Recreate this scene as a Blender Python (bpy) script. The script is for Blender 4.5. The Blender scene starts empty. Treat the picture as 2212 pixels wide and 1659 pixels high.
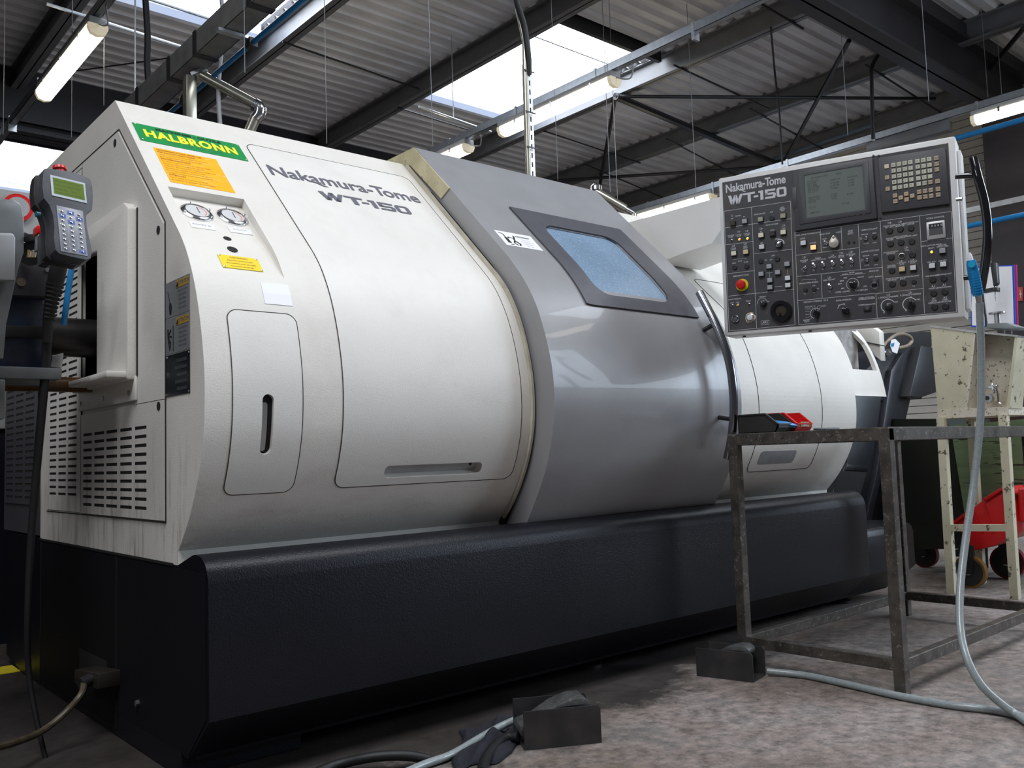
import bpy, bmesh, math, random
from mathutils import Vector, Matrix
from mathutils.geometry import tessellate_polygon
random.seed(7)
SC = bpy.context.scene
COL = SC.collection
PI = math.pi

# ------------------------------------------------------------------ camera, world, light, exposure
RX = (0.75732303, 0.02671126, 0.65249393)
RY = (-0.65222306, 0.08091366, 0.75369626)
RZ = (-0.03266349, -0.99636313, 0.07869948)
FPX, CX, CY = 1942.0, 1106.0, 829.5
EYE = Vector((0, 0, 0.72))
cam = bpy.data.cameras.new('camera'); cam_o = bpy.data.objects.new('camera', cam); COL.objects.link(cam_o)
cam.sensor_width = 36.0; cam.lens = FPX / 2212 * 36.0; cam.clip_start = 0.02; cam.clip_end = 200
cam_o.matrix_world = Matrix(((RX[0], -RX[1], -RX[2], EYE.x), (RY[0], -RY[1], -RY[2], EYE.y), (RZ[0], -RZ[1], -RZ[2], EYE.z), (0, 0, 0, 1)))
SC.camera = cam_o
SC.view_settings.view_transform = 'Standard'; SC.view_settings.look = 'None'
SC.view_settings.exposure = 0.0; SC.view_settings.gamma = 1.0; SC.view_settings.use_curve_mapping = False
world = bpy.data.worlds.new('world'); SC.world = world; world.use_nodes = True
bg = world.node_tree.nodes['Background']; bg.inputs[0].default_value = (0.72, 0.76, 0.85, 1); bg.inputs[1].default_value = 0.085

def area_light(name, loc, target, sx, sy, power, color):
    l = bpy.data.lights.new(name, 'AREA'); l.shape = 'RECTANGLE'; l.size = sx; l.size_y = sy; l.energy = power; l.color = color
    o = bpy.data.objects.new(name, l); COL.objects.link(o); o.location = loc
    o.rotation_euler = (Vector(target) - Vector(loc)).to_track_quat('-Z', 'Y').to_euler()
    o['kind'] = 'helper'
    return o
# daylight that falls through the roof lights before and above the camera
area_light('roof_daylight', (3.15, 0.35, 5.2), (3.15, 0.35, 0), 1.8, 2.3, 136, (0.90, 0.94, 1.0))
area_light('roof_daylight', (7.00, 0.35, 5.2), (7.00, 0.35, 0), 1.7, 2.3, 150, (0.82, 0.90, 1.0))
area_light('roof_daylight', (-0.75, 0.35, 5.2), (-0.75, 0.35, 0), 1.8, 2.3, 205, (0.92, 0.95, 1.0))
area_light('roof_daylight', (-4.6, 1.8, 5.2), (-3.4, 2.0, 0), 1.8, 2.3, 120, (0.92, 0.95, 1.0))
# bluish area light added to brighten the right housing, as from an unseen opening
area_light('right_daylight_fill', (7.2, -2.0, 2.9), (3.6, 1.9, 0.9), 2.4, 2.4, 200, (0.72, 0.85, 1.0))

# ------------------------------------------------------------------ points seen from the eye, on planes where things stand
def ray(px, py):
    a, b, c = px - CX, py - CY, FPX
    return Vector((RX[0]*a + RX[1]*b + RX[2]*c, RY[0]*a + RY[1]*b + RY[2]*c, RZ[0]*a + RZ[1]*b + RZ[2]*c)) / FPX
def OX(px, py, x): d = ray(px, py); return EYE + d * (x / d.x)
def OY(px, py, y): d = ray(px, py); return EYE + d * (y / d.y)
def OZ(px, py, z=0.0): d = ray(px, py); return EYE + d * ((z - EYE.z) / d.z)
def OD(px, py, t): return EYE + ray(px, py) * t
def OP(px, py, p, n): d = ray(px, py); return EYE + d * ((p - EYE).dot(n) / d.dot(n))

# ------------------------------------------------------------------ materials
def nd(nt, typ, **kw):
    n = nt.nodes.new(typ)
    for k, v in kw.items(): setattr(n, k, v)
    return n
MATS = {}
def mat(name, col, rough=0.5, metal=0.0, var=0.0, vscale=6.0, bump=0.0, bscale=300.0, dirt=None, dirt_amt=0.5, dscale=4.0,
        emit=None, estr=0.0, spec=0.5, coat=0.0, stretch=None, rvar=0.0, trans=0.0, bdist=0.002, chips=None, chip_amt=0.6, cscale=60.0):
    if name in MATS: return MATS[name]
    m = bpy.data.materials.new(name); m.use_nodes = True; nt = m.node_tree; b = nt.nodes['Principled BSDF']
    b.inputs['Base Color'].default_value = (*col, 1); b.inputs['Roughness'].default_value = rough; b.inputs['Metallic'].default_value = metal
    b.inputs['Specular IOR Level'].default_value = spec; b.inputs['Coat Weight'].default_value = coat
    b.inputs['Transmission Weight'].default_value = trans
    geo = nd(nt, 'ShaderNodeNewGeometry'); mp = nd(nt, 'ShaderNodeMapping'); nt.links.new(geo.outputs['Position'], mp.inputs['Vector'])
    if stretch: mp.inputs['Scale'].default_value = stretch
    cur = None
    if var > 0:
        n1 = nd(nt, 'ShaderNodeTexNoise'); n1.inputs['Scale'].default_value = vscale; n1.inputs['Detail'].default_value = 6
        nt.links.new(mp.outputs[0], n1.inputs['Vector'])
        mr = nd(nt, 'ShaderNodeMapRange'); mr.inputs['From Min'].default_value = 0.3; mr.inputs['From Max'].default_value = 0.7
        mr.inputs['To Min'].default_value = 1 - var; mr.inputs['To Max'].default_value = 1 + var
        nt.links.new(n1.outputs['Fac'], mr.inputs['Value'])
        mx = nd(nt, 'ShaderNodeVectorMath', operation='SCALE'); mx.inputs[0].default_value = col
        nt.links.new(mr.outputs[0], mx.inputs['Scale']); cur = mx.outputs[0]
    def blend(cur, tex_scale, lo, hi, amt, c2, detail=8):
        n2 = nd(nt, 'ShaderNodeTexNoise'); n2.inputs['Scale'].default_value = tex_scale; n2.inputs['Detail'].default_value = detail; n2.inputs['Roughness'].default_value = 0.7
        nt.links.new(mp.outputs[0], n2.inputs['Vector'])
        r2 = nd(nt, 'ShaderNodeMapRange'); r2.inputs['From Min'].default_value = lo; r2.inputs['From Max'].default_value = hi; r2.inputs['To Max'].default_value = amt
        nt.links.new(n2.outputs['Fac'], r2.inputs['Value'])
        mm = nd(nt, 'ShaderNodeMix', data_type='RGBA'); nt.links.new(r2.outputs[0], mm.inputs[0])
        if cur: nt.links.new(cur, mm.inputs[6])
        else: mm.inputs[6].default_value = (*col, 1)
        mm.inputs[7].default_value = (*c2, 1)
        return mm.outputs[2], r2.outputs[0]
    if dirt: cur, _ = blend(cur, dscale, 0.5, 0.75, dirt_amt, dirt)
    if chips: cur, _ = blend(cur, cscale, 0.60, 0.63, chip_amt, chips, 4)
    if cur: nt.links.new(cur, b.inputs['Base Color'])
    if rvar > 0:
        n4 = nd(nt, 'ShaderNodeTexNoise'); n4.inputs['Scale'].default_value = vscale * 1.7; n4.inputs['Detail'].default_value = 5
        nt.links.new(mp.outputs[0], n4.inputs['Vector'])
        r4 = nd(nt, 'ShaderNodeMapRange'); r4.inputs['To Min'].default_value = max(0.02, rough - rvar); r4.inputs['To Max'].default_value = min(1, rough + rvar)
        nt.links.new(n4.outputs['Fac'], r4.inputs['Value']); nt.links.new(r4.outputs[0], b.inputs['Roughness'])
    if bump > 0:
        n3 = nd(nt, 'ShaderNodeTexNoise'); n3.inputs['Scale'].default_value = bscale; n3.inputs['Detail'].default_value = 3
        nt.links.new(mp.outputs[0], n3.inputs['Vector'])
        bp = nd(nt, 'ShaderNodeBump'); bp.inputs['Strength'].default_value = bump; bp.inputs['Distance'].default_value = bdist
        nt.links.new(n3.outputs['Fac'], bp.inputs['Height']); nt.links.new(bp.outputs[0], b.inputs['Normal'])
    if emit:
        b.inputs['Emission Color'].default_value = (*emit, 1); b.inputs['Emission Strength'].default_value = estr
    MATS[name] = m
    return m

M_CREAM = mat('cream enamel', (0.74, 0.712, 0.655), 0.42, var=0.04, vscale=5, bump=0.35, bscale=420, dirt=(0.42, 0.36, 0.28), dirt_amt=0.22, dscale=3.2)
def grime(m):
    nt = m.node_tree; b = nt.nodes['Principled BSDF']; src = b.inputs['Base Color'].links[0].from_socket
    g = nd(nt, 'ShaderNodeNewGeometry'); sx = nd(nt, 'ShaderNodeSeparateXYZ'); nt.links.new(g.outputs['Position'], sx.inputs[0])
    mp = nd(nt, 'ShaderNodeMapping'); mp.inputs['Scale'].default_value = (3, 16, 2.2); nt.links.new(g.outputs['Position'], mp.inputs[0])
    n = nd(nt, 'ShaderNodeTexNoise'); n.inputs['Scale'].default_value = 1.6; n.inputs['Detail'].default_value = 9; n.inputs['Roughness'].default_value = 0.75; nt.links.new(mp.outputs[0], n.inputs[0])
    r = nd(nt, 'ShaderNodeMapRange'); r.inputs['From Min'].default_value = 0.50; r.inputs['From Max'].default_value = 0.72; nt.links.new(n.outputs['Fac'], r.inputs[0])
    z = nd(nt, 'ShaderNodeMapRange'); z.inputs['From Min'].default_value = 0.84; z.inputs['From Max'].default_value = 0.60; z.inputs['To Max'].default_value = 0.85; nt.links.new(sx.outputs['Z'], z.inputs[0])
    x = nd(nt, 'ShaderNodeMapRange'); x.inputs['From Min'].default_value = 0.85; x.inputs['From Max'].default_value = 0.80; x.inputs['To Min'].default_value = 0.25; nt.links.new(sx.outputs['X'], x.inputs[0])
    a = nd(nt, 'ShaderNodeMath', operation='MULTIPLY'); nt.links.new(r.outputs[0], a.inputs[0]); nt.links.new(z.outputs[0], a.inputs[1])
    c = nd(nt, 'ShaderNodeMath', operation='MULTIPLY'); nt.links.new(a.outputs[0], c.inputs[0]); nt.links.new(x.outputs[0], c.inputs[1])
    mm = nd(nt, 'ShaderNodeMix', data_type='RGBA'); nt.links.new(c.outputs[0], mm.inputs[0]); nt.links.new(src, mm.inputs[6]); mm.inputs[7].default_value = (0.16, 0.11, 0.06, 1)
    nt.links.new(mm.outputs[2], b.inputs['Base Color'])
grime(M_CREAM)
M_CREAM2 = mat('cream enamel cover', (0.75, 0.727, 0.68), 0.42, var=0.03, vscale=4, bump=0.3, bscale=420, dirt=(0.45, 0.40, 0.32), dirt_amt=0.16, dscale=5)
M_DOOR = mat('grey satin door paint', (0.295, 0.294, 0.303), 0.36, 0.12, var=0.05, vscale=7, bump=0.10, bscale=350, rvar=0.06, coat=0.15)
M_DOORF = mat('dark window surround paint', (0.085, 0.085, 0.10), 0.38, 0.1, var=0.08, vscale=30, bump=0.4, bscale=380)
M_BASE = mat('anthracite textured paint', (0.006, 0.0063, 0.0095), 0.34, spec=0.26, var=0.12, vscale=8, bump=0.35, bscale=260, bdist=0.0025)
M_UNDER = mat('black underside', (0.008, 0.008, 0.010), 0.7, var=0.1)
M_SEAM = mat('black seam', (0.02, 0.015, 0.015), 0.8, var=0.3, vscale=40)
M_DARK = mat('dark interior', (0.008, 0.008, 0.008), 0.8, var=0.1)
M_CHROME = mat('chrome', (0.75, 0.76, 0.78), 0.14, 1.0, var=0.03)
M_STEEL = mat('brushed steel', (0.42, 0.42, 0.42), 0.32, 0.9, var=0.12, vscale=30, stretch=(1, 1, 0.1))
M_GALV = mat('galvanised steel', (0.50, 0.53, 0.56), 0.38, 0.8, var=0.18, vscale=25)
M_GALVP = mat('galvanised pipe warm', (0.55, 0.53, 0.44), 0.28, 0.85, var=0.15, vscale=12)
M_BLACK = mat('black plastic', (0.018, 0.018, 0.02), 0.42, var=0.1)
M_BLACKG = mat('black gloss', (0.010, 0.010, 0.012), 0.10, var=0.05, coat=0.5)
M_RUBBER = mat('black rubber hose', (0.007, 0.007, 0.008), 0.55, var=0.2, vscale=30)
M_WHITE = mat('white', (0.82, 0.82, 0.84), 0.5, var=0.02)
M_PAPER = mat('paper', (0.80, 0.80, 0.82), 0.6, var=0.03)
M_INK = mat('dark ink', (0.09, 0.09, 0.115), 0.55, var=0.02)
M_PRINTW = mat('white print', (0.62, 0.63, 0.66), 0.6, var=0.05)
M_GREEN = mat('green plate', (0.02, 0.28, 0.075), 0.32, var=0.08, vscale=14, dirt=(0.05, 0.4, 0.12), dirt_amt=0.3, dscale=12)
M_YEL = mat('yellow letters', (0.85, 0.80, 0.05), 0.4, var=0.03)
M_ORANGE = mat('orange sticker', (0.93, 0.46, 0.02), 0.38, var=0.05, vscale=8, chips=(0.95, 0.75, 0.4), chip_amt=0.5, cscale=26, stretch=(1, 5, 5))
M_OTXT = mat('brown sticker text', (0.45, 0.15, 0.02), 0.5, var=0.1)
M_YPL = mat('yellow plate', (0.86, 0.66, 0.03), 0.38, var=0.05)
M_GLASSB = mat('wet blue window', (0.22, 0.33, 0.46), 0.16, var=0.10, vscale=5, bump=0.5, bscale=170, bdist=0.003, chips=(0.62, 0.75, 0.85), chip_amt=0.8, cscale=210, coat=0.3)
M_RED = mat('red plastic', (0.62, 0.012, 0.012), 0.30, var=0.08, vscale=12)
M_REDD = mat('red sheet paint', (0.55, 0.008, 0.010), 0.42, var=0.12, vscale=10)
M_YBTN = mat('yellow disc', (0.80, 0.72, 0.01), 0.4, var=0.04)
M_ROOF = mat('roof deck grey', (0.72, 0.72, 0.74), 0.5, 0.2, var=0.14, vscale=3, dirt=(0.42, 0.417, 0.415), dirt_amt=0.6, dscale=5, stretch=(0.3, 1, 1))
M_BEAM = mat('painted steel beam', (0.17, 0.173, 0.182), 0.42, 0.2, var=0.12, vscale=6)
M_GIRD = mat('dark girder', (0.028, 0.027, 0.031), 0.5, 0.1, var=0.12, vscale=4)
M_BRACE = mat('black brace', (0.012, 0.012, 0.015), 0.4, var=0.1)
M_RAIL = mat('lamp rail galvanised', (0.45, 0.48, 0.52), 0.35, 0.7, var=0.12, vscale=20)
M_SKY = mat('roof light panel', (0.8, 0.85, 0.9), 0.5, emit=(0.86, 0.92, 1.0), estr=8.0, var=0.02)
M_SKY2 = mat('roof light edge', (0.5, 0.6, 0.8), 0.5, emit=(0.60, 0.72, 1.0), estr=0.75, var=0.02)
M_LAMP = mat('lamp diffuser lit', (0.9, 0.88, 0.8), 0.4, emit=(1.0, 0.90, 0.70), estr=11.0, var=0.02)
M_LAMPC = mat('lamp end cap', (0.62, 0.60, 0.52), 0.4, emit=(1.0, 0.85, 0.55), estr=0.35, var=0.05)
M_CABLE = mat('grey cable', (0.42, 0.42, 0.44), 0.5, var=0.06)
M_BLUEP = mat('blue air pipe', (0.015, 0.20, 0.48), 0.34, var=0.08, vscale=20)
M_WIRE = mat('thin wire', (0.25, 0.26, 0.28), 0.5, 0.3, var=0.1)

def floor_material():
    m = bpy.data.materials.new('worn concrete'); m.use_nodes = True; nt = m.node_tree; b = nt.nodes['Principled BSDF']
    tc = nd(nt, 'ShaderNodeNewGeometry')
    def noise(s, d, r=0.6, st=None):
        n = nd(nt, 'ShaderNodeTexNoise'); n.inputs['Scale'].default_value = s; n.inputs['Detail'].default_value = d; n.inputs['Roughness'].default_value = r
        if st:
            mp = nd(nt, 'ShaderNodeMapping'); mp.inputs['Scale'].default_value = st; mp.inputs['Rotation'].default_value = (0, 0, 0.5)
            nt.links.new(tc.outputs['Position'], mp.inputs[0]); nt.links.new(mp.outputs[0], n.inputs[0])
        else: nt.links.new(tc.outputs['Position'], n.inputs[0])
        return n.outputs['Fac']
    def ramp(f, pts):
        r = nd(nt, 'ShaderNodeValToRGB'); nt.links.new(f, r.inputs[0]); e = r.color_ramp.elements
        while len(e) < len(pts): e.new(0.5)
        for q, (p, c) in zip(e, pts): q.position = p; q.color = (*c, 1)
        return r.outputs[0]
    def mix(f, a, c, mode='MIX'):
        mm = nd(nt, 'ShaderNodeMix', data_type='RGBA', blend_type=mode)
        if isinstance(f, float): mm.inputs[0].default_value = f
        else: nt.links.new(f, mm.inputs[0])
        nt.links.new(a, mm.inputs[6]); nt.links.new(c, mm.inputs[7]); return mm.outputs[2]
    big = ramp(noise(1.6, 8, 0.65), [(0.36, (0.145, 0.113, 0.092)), (0.5, (0.220, 0.184, 0.165)), (0.62, (0.30, 0.268, 0.252))])
    fine = ramp(noise(26, 10, 0.75), [(0.34, (0.38, 0.37, 0.37)), (0.5, (0.92, 0.92, 0.92)), (0.64, (1.40, 1.36, 1.33))])
    c = mix(1.0, big, fine, 'MULTIPLY')
    scr = ramp(noise(9, 6, 0.7, (1, 9, 1)), [(0.60, (0, 0, 0)), (0.70, (0.6, 0.6, 0.6))])
    dark = ramp(noise(50, 2), [(0, (0.08, 0.07, 0.07)), (1, (0.12, 0.11, 0.10))])
    c = mix(scr, c, dark)
    st = ramp(noise(3.2, 6, 0.7), [(0.53, (0, 0, 0)), (0.68, (0.85, 0.85, 0.85))])
    c = mix(st, c, dark)
    spk = ramp(noise(140, 2), [(0.72, (0, 0, 0)), (0.76, (0.8, 0.8, 0.8))])
    lt = ramp(noise(2, 2), [(0, (0.6, 0.58, 0.55)), (1, (0.65, 0.62, 0.6))])
    c = mix(spk, c, lt)
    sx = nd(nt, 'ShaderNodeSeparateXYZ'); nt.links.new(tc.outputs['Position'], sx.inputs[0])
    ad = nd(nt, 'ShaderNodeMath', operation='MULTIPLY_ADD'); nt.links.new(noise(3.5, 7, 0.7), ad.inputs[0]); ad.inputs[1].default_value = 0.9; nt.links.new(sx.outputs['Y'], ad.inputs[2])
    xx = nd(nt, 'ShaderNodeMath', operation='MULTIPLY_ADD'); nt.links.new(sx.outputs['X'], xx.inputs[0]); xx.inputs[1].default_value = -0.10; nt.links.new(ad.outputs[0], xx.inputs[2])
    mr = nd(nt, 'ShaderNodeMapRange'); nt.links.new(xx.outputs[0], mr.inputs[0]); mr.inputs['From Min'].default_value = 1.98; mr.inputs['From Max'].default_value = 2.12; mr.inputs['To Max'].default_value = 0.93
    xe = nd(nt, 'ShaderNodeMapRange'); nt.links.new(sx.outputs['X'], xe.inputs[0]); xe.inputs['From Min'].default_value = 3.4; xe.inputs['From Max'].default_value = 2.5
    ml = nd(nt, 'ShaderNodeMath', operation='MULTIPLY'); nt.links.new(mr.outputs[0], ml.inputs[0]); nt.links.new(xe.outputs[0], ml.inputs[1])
    dark_band = ramp(noise(8, 3), [(0, (0.012, 0.010, 0.009)), (1, (0.03, 0.024, 0.02))])
    c = mix(ml.outputs[0], c, dark_band)  # near-black towards the machine base, noisy edge, fading out to the right
    nt.links.new(c, b.inputs['Base Color'])
    ro = ramp(noise(4, 6), [(0.3, (0.45, 0.45, 0.45)), (0.7, (0.75, 0.75, 0.75))]); nt.links.new(ro, b.inputs['Roughness'])
    bp = nd(nt, 'ShaderNodeBump'); bp.inputs['Strength'].default_value = 0.4; bp.inputs['Distance'].default_value = 0.004
    nt.links.new(noise(40, 8, 0.7), bp.inputs['Height']); nt.links.new(bp.outputs[0], b.inputs['Normal'])
    return m
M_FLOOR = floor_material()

# ------------------------------------------------------------------ object helpers
OFF = {}     # object name -> offset inside its root's frame
SHIFT = {}   # root name -> world shift
def props(o, label=None, cat=None, group=None, kind=None):
    if label: o['label'] = label
    if cat: o['category'] = cat
    if group: o['group'] = group
    if kind: o['kind'] = kind
    return o
def thing(name, label, cat, loc=(0, 0, 0), group=None, matrix=None):
    o = bpy.data.objects.new(name, None); COL.objects.link(o); o.empty_display_size = 0.1
    if matrix is not None: o.matrix_world = matrix; SHIFT[o.name] = Vector((0, 0, 0))
    else: o.location = loc; SHIFT[o.name] = Vector(loc)
    OFF[o.name] = Vector((0, 0, 0))
    return props(o, label, cat, group)
def root_of(o):
    while o.parent: o = o.parent
    return o
class MB:
    def __init__(s): s.v = []; s.f = []
    def add(s, vs, fs):
        n = len(s.v); s.v += [Vector(p) for p in vs]; s.f += [tuple(i + n for i in f) for f in fs]; return s
    def box(s, a, b, M=None):
        x0, y0, z0 = a; x1, y1, z1 = b
        vs = [Vector(p) for p in ((x0, y0, z0), (x1, y0, z0), (x1, y1, z0), (x0, y1, z0), (x0, y0, z1), (x1, y0, z1), (x1, y1, z1), (x0, y1, z1))]
        if M is not None: vs = [M @ p for p in vs]
        return s.add(vs, [(0, 3, 2, 1), (4, 5, 6, 7), (0, 1, 5, 4), (1, 2, 6, 5), (2, 3, 7, 6), (3, 0, 4, 7)])
    def cbox(s, c, d, M=None):
        return s.box([c[i] - d[i] / 2 for i in range(3)], [c[i] + d[i] / 2 for i in range(3)], M)
    def beam(s, p, q, w, h=None, up=(0, 0, 1)):      # rectangular bar from p to q
        p = Vector(p); q = Vector(q); h = h or w; d = (q - p); L = d.length; d.normalize()
        u = Vector(up)
        if abs(d.dot(u)) > 0.98: u = Vector((0, 1, 0))
        x = d.cross(u).normalized(); z = x.cross(d).normalized()
        M = Matrix(((x.x, d.x, z.x, p.x), (x.y, d.y, z.y, p.y), (x.z, d.z, z.z, p.z), (0, 0, 0, 1)))
        return s.box((-w/2, 0, -h/2), (w/2, L, h/2), M)
    def prism(s, poly, vec):                          # closed polygon (3D points) swept by vec
        n = len(poly); poly = [Vector(p) for p in poly]; vec = Vector(vec)
        tris = tessellate_polygon([poly])
        fs = [tuple(t) for t in tris] + [tuple(i + n for i in reversed(t)) for t in tris]
        fs += [(i, (i + 1) % n, (i + 1) % n + n, i + n) for i in range(n)]
        return s.add(poly + [p + vec for p in poly], fs)
    def poly(s, pts):
        pts = [Vector(p) for p in pts]; return s.add(pts, [tuple(t) for t in tessellate_polygon([pts])])
    def tube(s, pts, r, n=10, cap=True, closed=False):
        pts = [Vector(p) for p in pts]; m = len(pts); rs = r if isinstance(r, (list, tuple)) else [r] * m
        vs = []; fs = []; prev = None
        for i, p in enumerate(pts):
            if closed: t = (pts[(i + 1) % m] - pts[i - 1])
            else: t = (pts[min(i + 1, m - 1)] - pts[max(i - 1, 0)])
            t.normalize()
            if prev is None:
                a = Vector((0, 0, 1)) if abs(t.z) < 0.9 else Vector((1, 0, 0)); prev = (a - t * a.dot(t)).normalized()
            else:
                prev = (prev - t * prev.dot(t)).normalized()
            b = t.cross(prev)
            for k in range(n):
                a = 2 * PI * k / n; vs.append(p + (prev * math.cos(a) + b * math.sin(a)) * rs[i])
        for i in range(m if closed else m - 1):
            j = (i + 1) % m
            for k in range(n): fs.append((i*n + k, i*n + (k+1) % n, j*n + (k+1) % n, j*n + k))
        if cap and not closed: fs += [tuple(range(n - 1, -1, -1)), tuple((m-1)*n + k for k in range(n))]
        return s.add(vs, fs)
    def cyl(s, p, q, r, r2=None, n=20): return s.tube([p, q], [r, r if r2 is None else r2], n)
    def lathe(s, prof, M=None, n=24):                 # prof: (radius, height) pairs round local z
        vs = []; fs = []
        for r, z in prof:
            for k in range(n):
                a = 2*PI*k/n; vs.append(Vector((r*math.cos(a), r*math.sin(a), z)))
        m = len(prof)
        for i in range(m - 1):
            for k in range(n): fs.append((i*n + k, i*n + (k+1) % n, (i+1)*n + (k+1) % n, (i+1)*n + k))
        fs += [tuple(range(n - 1, -1, -1)), tuple((m-1)*n + k for k in range(n))]
        if M is not None: vs = [M @ p for p in vs]
        return s.add(vs, fs)
def build(mb, name, m, parent=None, smooth=False, bevel=0.0, seg=2, solid=0.0, label=None, kind=None, fixn=True, mats=None):
    vs = mb.v
    if parent is not None: sh = SHIFT[root_of(parent).name]
    else: sh = Vector((0, 0, 0))
    P = [p - sh for p in vs]
    lo = Vector([min(p[i] for p in P) for i in range(3)]); hi = Vector([max(p[i] for p in P) for i in range(3)])
    c = (lo + hi) / 2
    if parent is None: c.z = lo.z
    me = bpy.data.meshes.new(name); me.from_pydata([p - c for p in P], [], mb.f); me.materials.append(m)
    if fixn or bevel:
        bm = bmesh.new(); bm.from_mesh(me)
        if fixn: bmesh.ops.recalc_face_normals(bm, faces=bm.faces)
        if bevel > 0:
            bmesh.ops.remove_doubles(bm, verts=bm.verts, dist=1e-5)
            es = [e for e in bm.edges if len(e.link_faces) == 2 and e.calc_face_angle(0) > 0.5]
            bmesh.ops.bevel(bm, geom=es, offset=bevel, segments=seg, profile=0.5, affect='EDGES', clamp_overlap=True)
        bm.to_mesh(me); bm.free()
    o = bpy.data.objects.new(name, me); COL.objects.link(o)
    if parent is not None: o.parent = parent; o.location = c - OFF[parent.name]
    else: o.location = c; SHIFT[o.name] = c.copy(); c = Vector((0, 0, 0))
    OFF[o.name] = c
    if smooth or bevel > 0:
        me.shade_smooth(); me.set_sharp_from_angle(angle=math.radians(35))
    if solid:
        md = o.modifiers.new('thickness', 'SOLIDIFY'); md.thickness = solid; md.offset = 0
    return props(o, label=label, kind=kind)
def copy_part(src, delta, parent=None, name=None):    # a copy sharing mesh, moved by delta in the frame
    o = src.copy(); COL.objects.link(o)
    if parent is not None: o.parent = parent
    o.location = src.location + Vector(delta); OFF[o.name] = OFF[src.name] + Vector(delta)
    return o
def copy_tree(src, loc, label=None):
    r = src.copy(); COL.objects.link(r); r.location = loc
    if label: r['label'] = label
    for ch in list(src.children):
        c = ch.copy(); COL.objects.link(c); c.parent = r
        for g in list(ch.children):
            d = g.copy(); COL.objects.link(d); d.parent = c
    return r
def apply_mods(o):
    dg = bpy.context.evaluated_depsgraph_get(); ev = o.evaluated_get(dg); me = bpy.data.meshes.new_from_object(ev)
    o.modifiers.clear(); o.data = me
def cut(o, cutter_mb, keep_material=True):
    sh = SHIFT[root_of(o).name]; c = OFF[o.name]
    me = bpy.data.meshes.new('cutter'); me.from_pydata([p - sh - c for p in cutter_mb.v], [], cutter_mb.f)
    bm = bmesh.new(); bm.from_mesh(me); bmesh.ops.recalc_face_normals(bm, faces=bm.faces); bm.to_mesh(me); bm.free()
    k = bpy.data.objects.new('cutter', me); COL.objects.link(k)
    bpy.context.view_layer.update(); k.matrix_world = o.matrix_world.copy()
    md = o.modifiers.new('b', 'BOOLEAN'); md.operation = 'DIFFERENCE'; md.object = k; md.solver = 'EXACT'
    apply_mods(o); bpy.data.objects.remove(k)
    o.data.shade_smooth(); o.data.set_sharp_from_angle(angle=math.radians(30))
def text_mb(s, size, M, bold=0.0, sx=1.0, align='CENTER', space=1.0, thick=0.0):
    cu = bpy.data.curves.new('t', 'FONT'); cu.body = s; cu.size = size; cu.align_x = align; cu.align_y = 'CENTER'
    cu.offset = bold; cu.space_character = space; cu.resolution_u = 3; cu.extrude = thick; cu.fill_mode = 'FRONT' if not thick else 'BOTH'
    o = bpy.data.objects.new('t', cu); COL.objects.link(o)
    dg = bpy.context.evaluated_depsgraph_get(); me = bpy.data.meshes.new_from_object(o.evaluated_get(dg))
    mb = MB(); mb.add([M @ Vector((v.co.x * sx, v.co.y, v.co.z)) for v in me.vertices], [tuple(p.vertices) for p in me.polygons])
    bpy.data.objects.remove(o); bpy.data.curves.remove(cu)
    return mb
def name_mb(size, M, bold, sx):                    # the two-part name with a tucked T and the long leg of the k
    I = Matrix.Identity(4)
    a = text_mb('Nakamura-T', size, I, bold, sx, 'LEFT', 0.98); b = text_mb('ome', size, I, bold, sx, 'LEFT', 0.98)
    ax = max(p.x for p in a.v); bx = min(p.x for p in b.v); d = ax - bx - 0.13*size*sx
    pts = [p.copy() for p in a.v] + [p + Vector((d, 0, 0)) for p in b.v]; n = len(a.v)
    x0 = min(p.x for p in pts); W = max(p.x for p in pts) - x0; base = min(p.y for p in a.v)
    q = [Vector((x0 + W*f, base + size*g, 0)) for f, g in ((0.262, 0.03), (0.285, 0.03), (0.345, -0.16), (0.305, -0.16))]
    mb = MB(); mb.add([M @ (p - Vector((x0 + W/2, 0, 0))) for p in pts + q], a.f + [tuple(i + n for i in f) for f in b.f] + [tuple(len(pts) + i for i in range(4))])
    return mb
def join(*mbs):
    r = MB()
    for m in mbs: r.add(m.v, m.f)
    return r
def frame(o, x, y, n):
    x = Vector(x).normalized(); y = Vector(y).normalized(); n = Vector(n).normalized()
    return Matrix(((x.x, y.x, n.x, o[0]), (x.y, y.y, n.y, o[1]), (x.z, y.z, n.z, o[2]), (0, 0, 0, 1)))
def crv(pts, n=8):                                    # smooth curve through points
    pts = [Vector(p) for p in pts]; out = []
    for i in range(len(pts) - 1):
        p0 = pts[max(i-1, 0)]; p1 = pts[i]; p2 = pts[i+1]; p3 = pts[min(i+2, len(pts)-1)]
        for k in range(n):
            t = k / n
            out.append(0.5 * ((2*p1) + (p2 - p0)*t + (2*p0 - 5*p1 + 4*p2 - p3)*t*t + (3*p1 - p0 - 3*p2 + p3)*t**3))
    return out + [pts[-1]]

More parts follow.
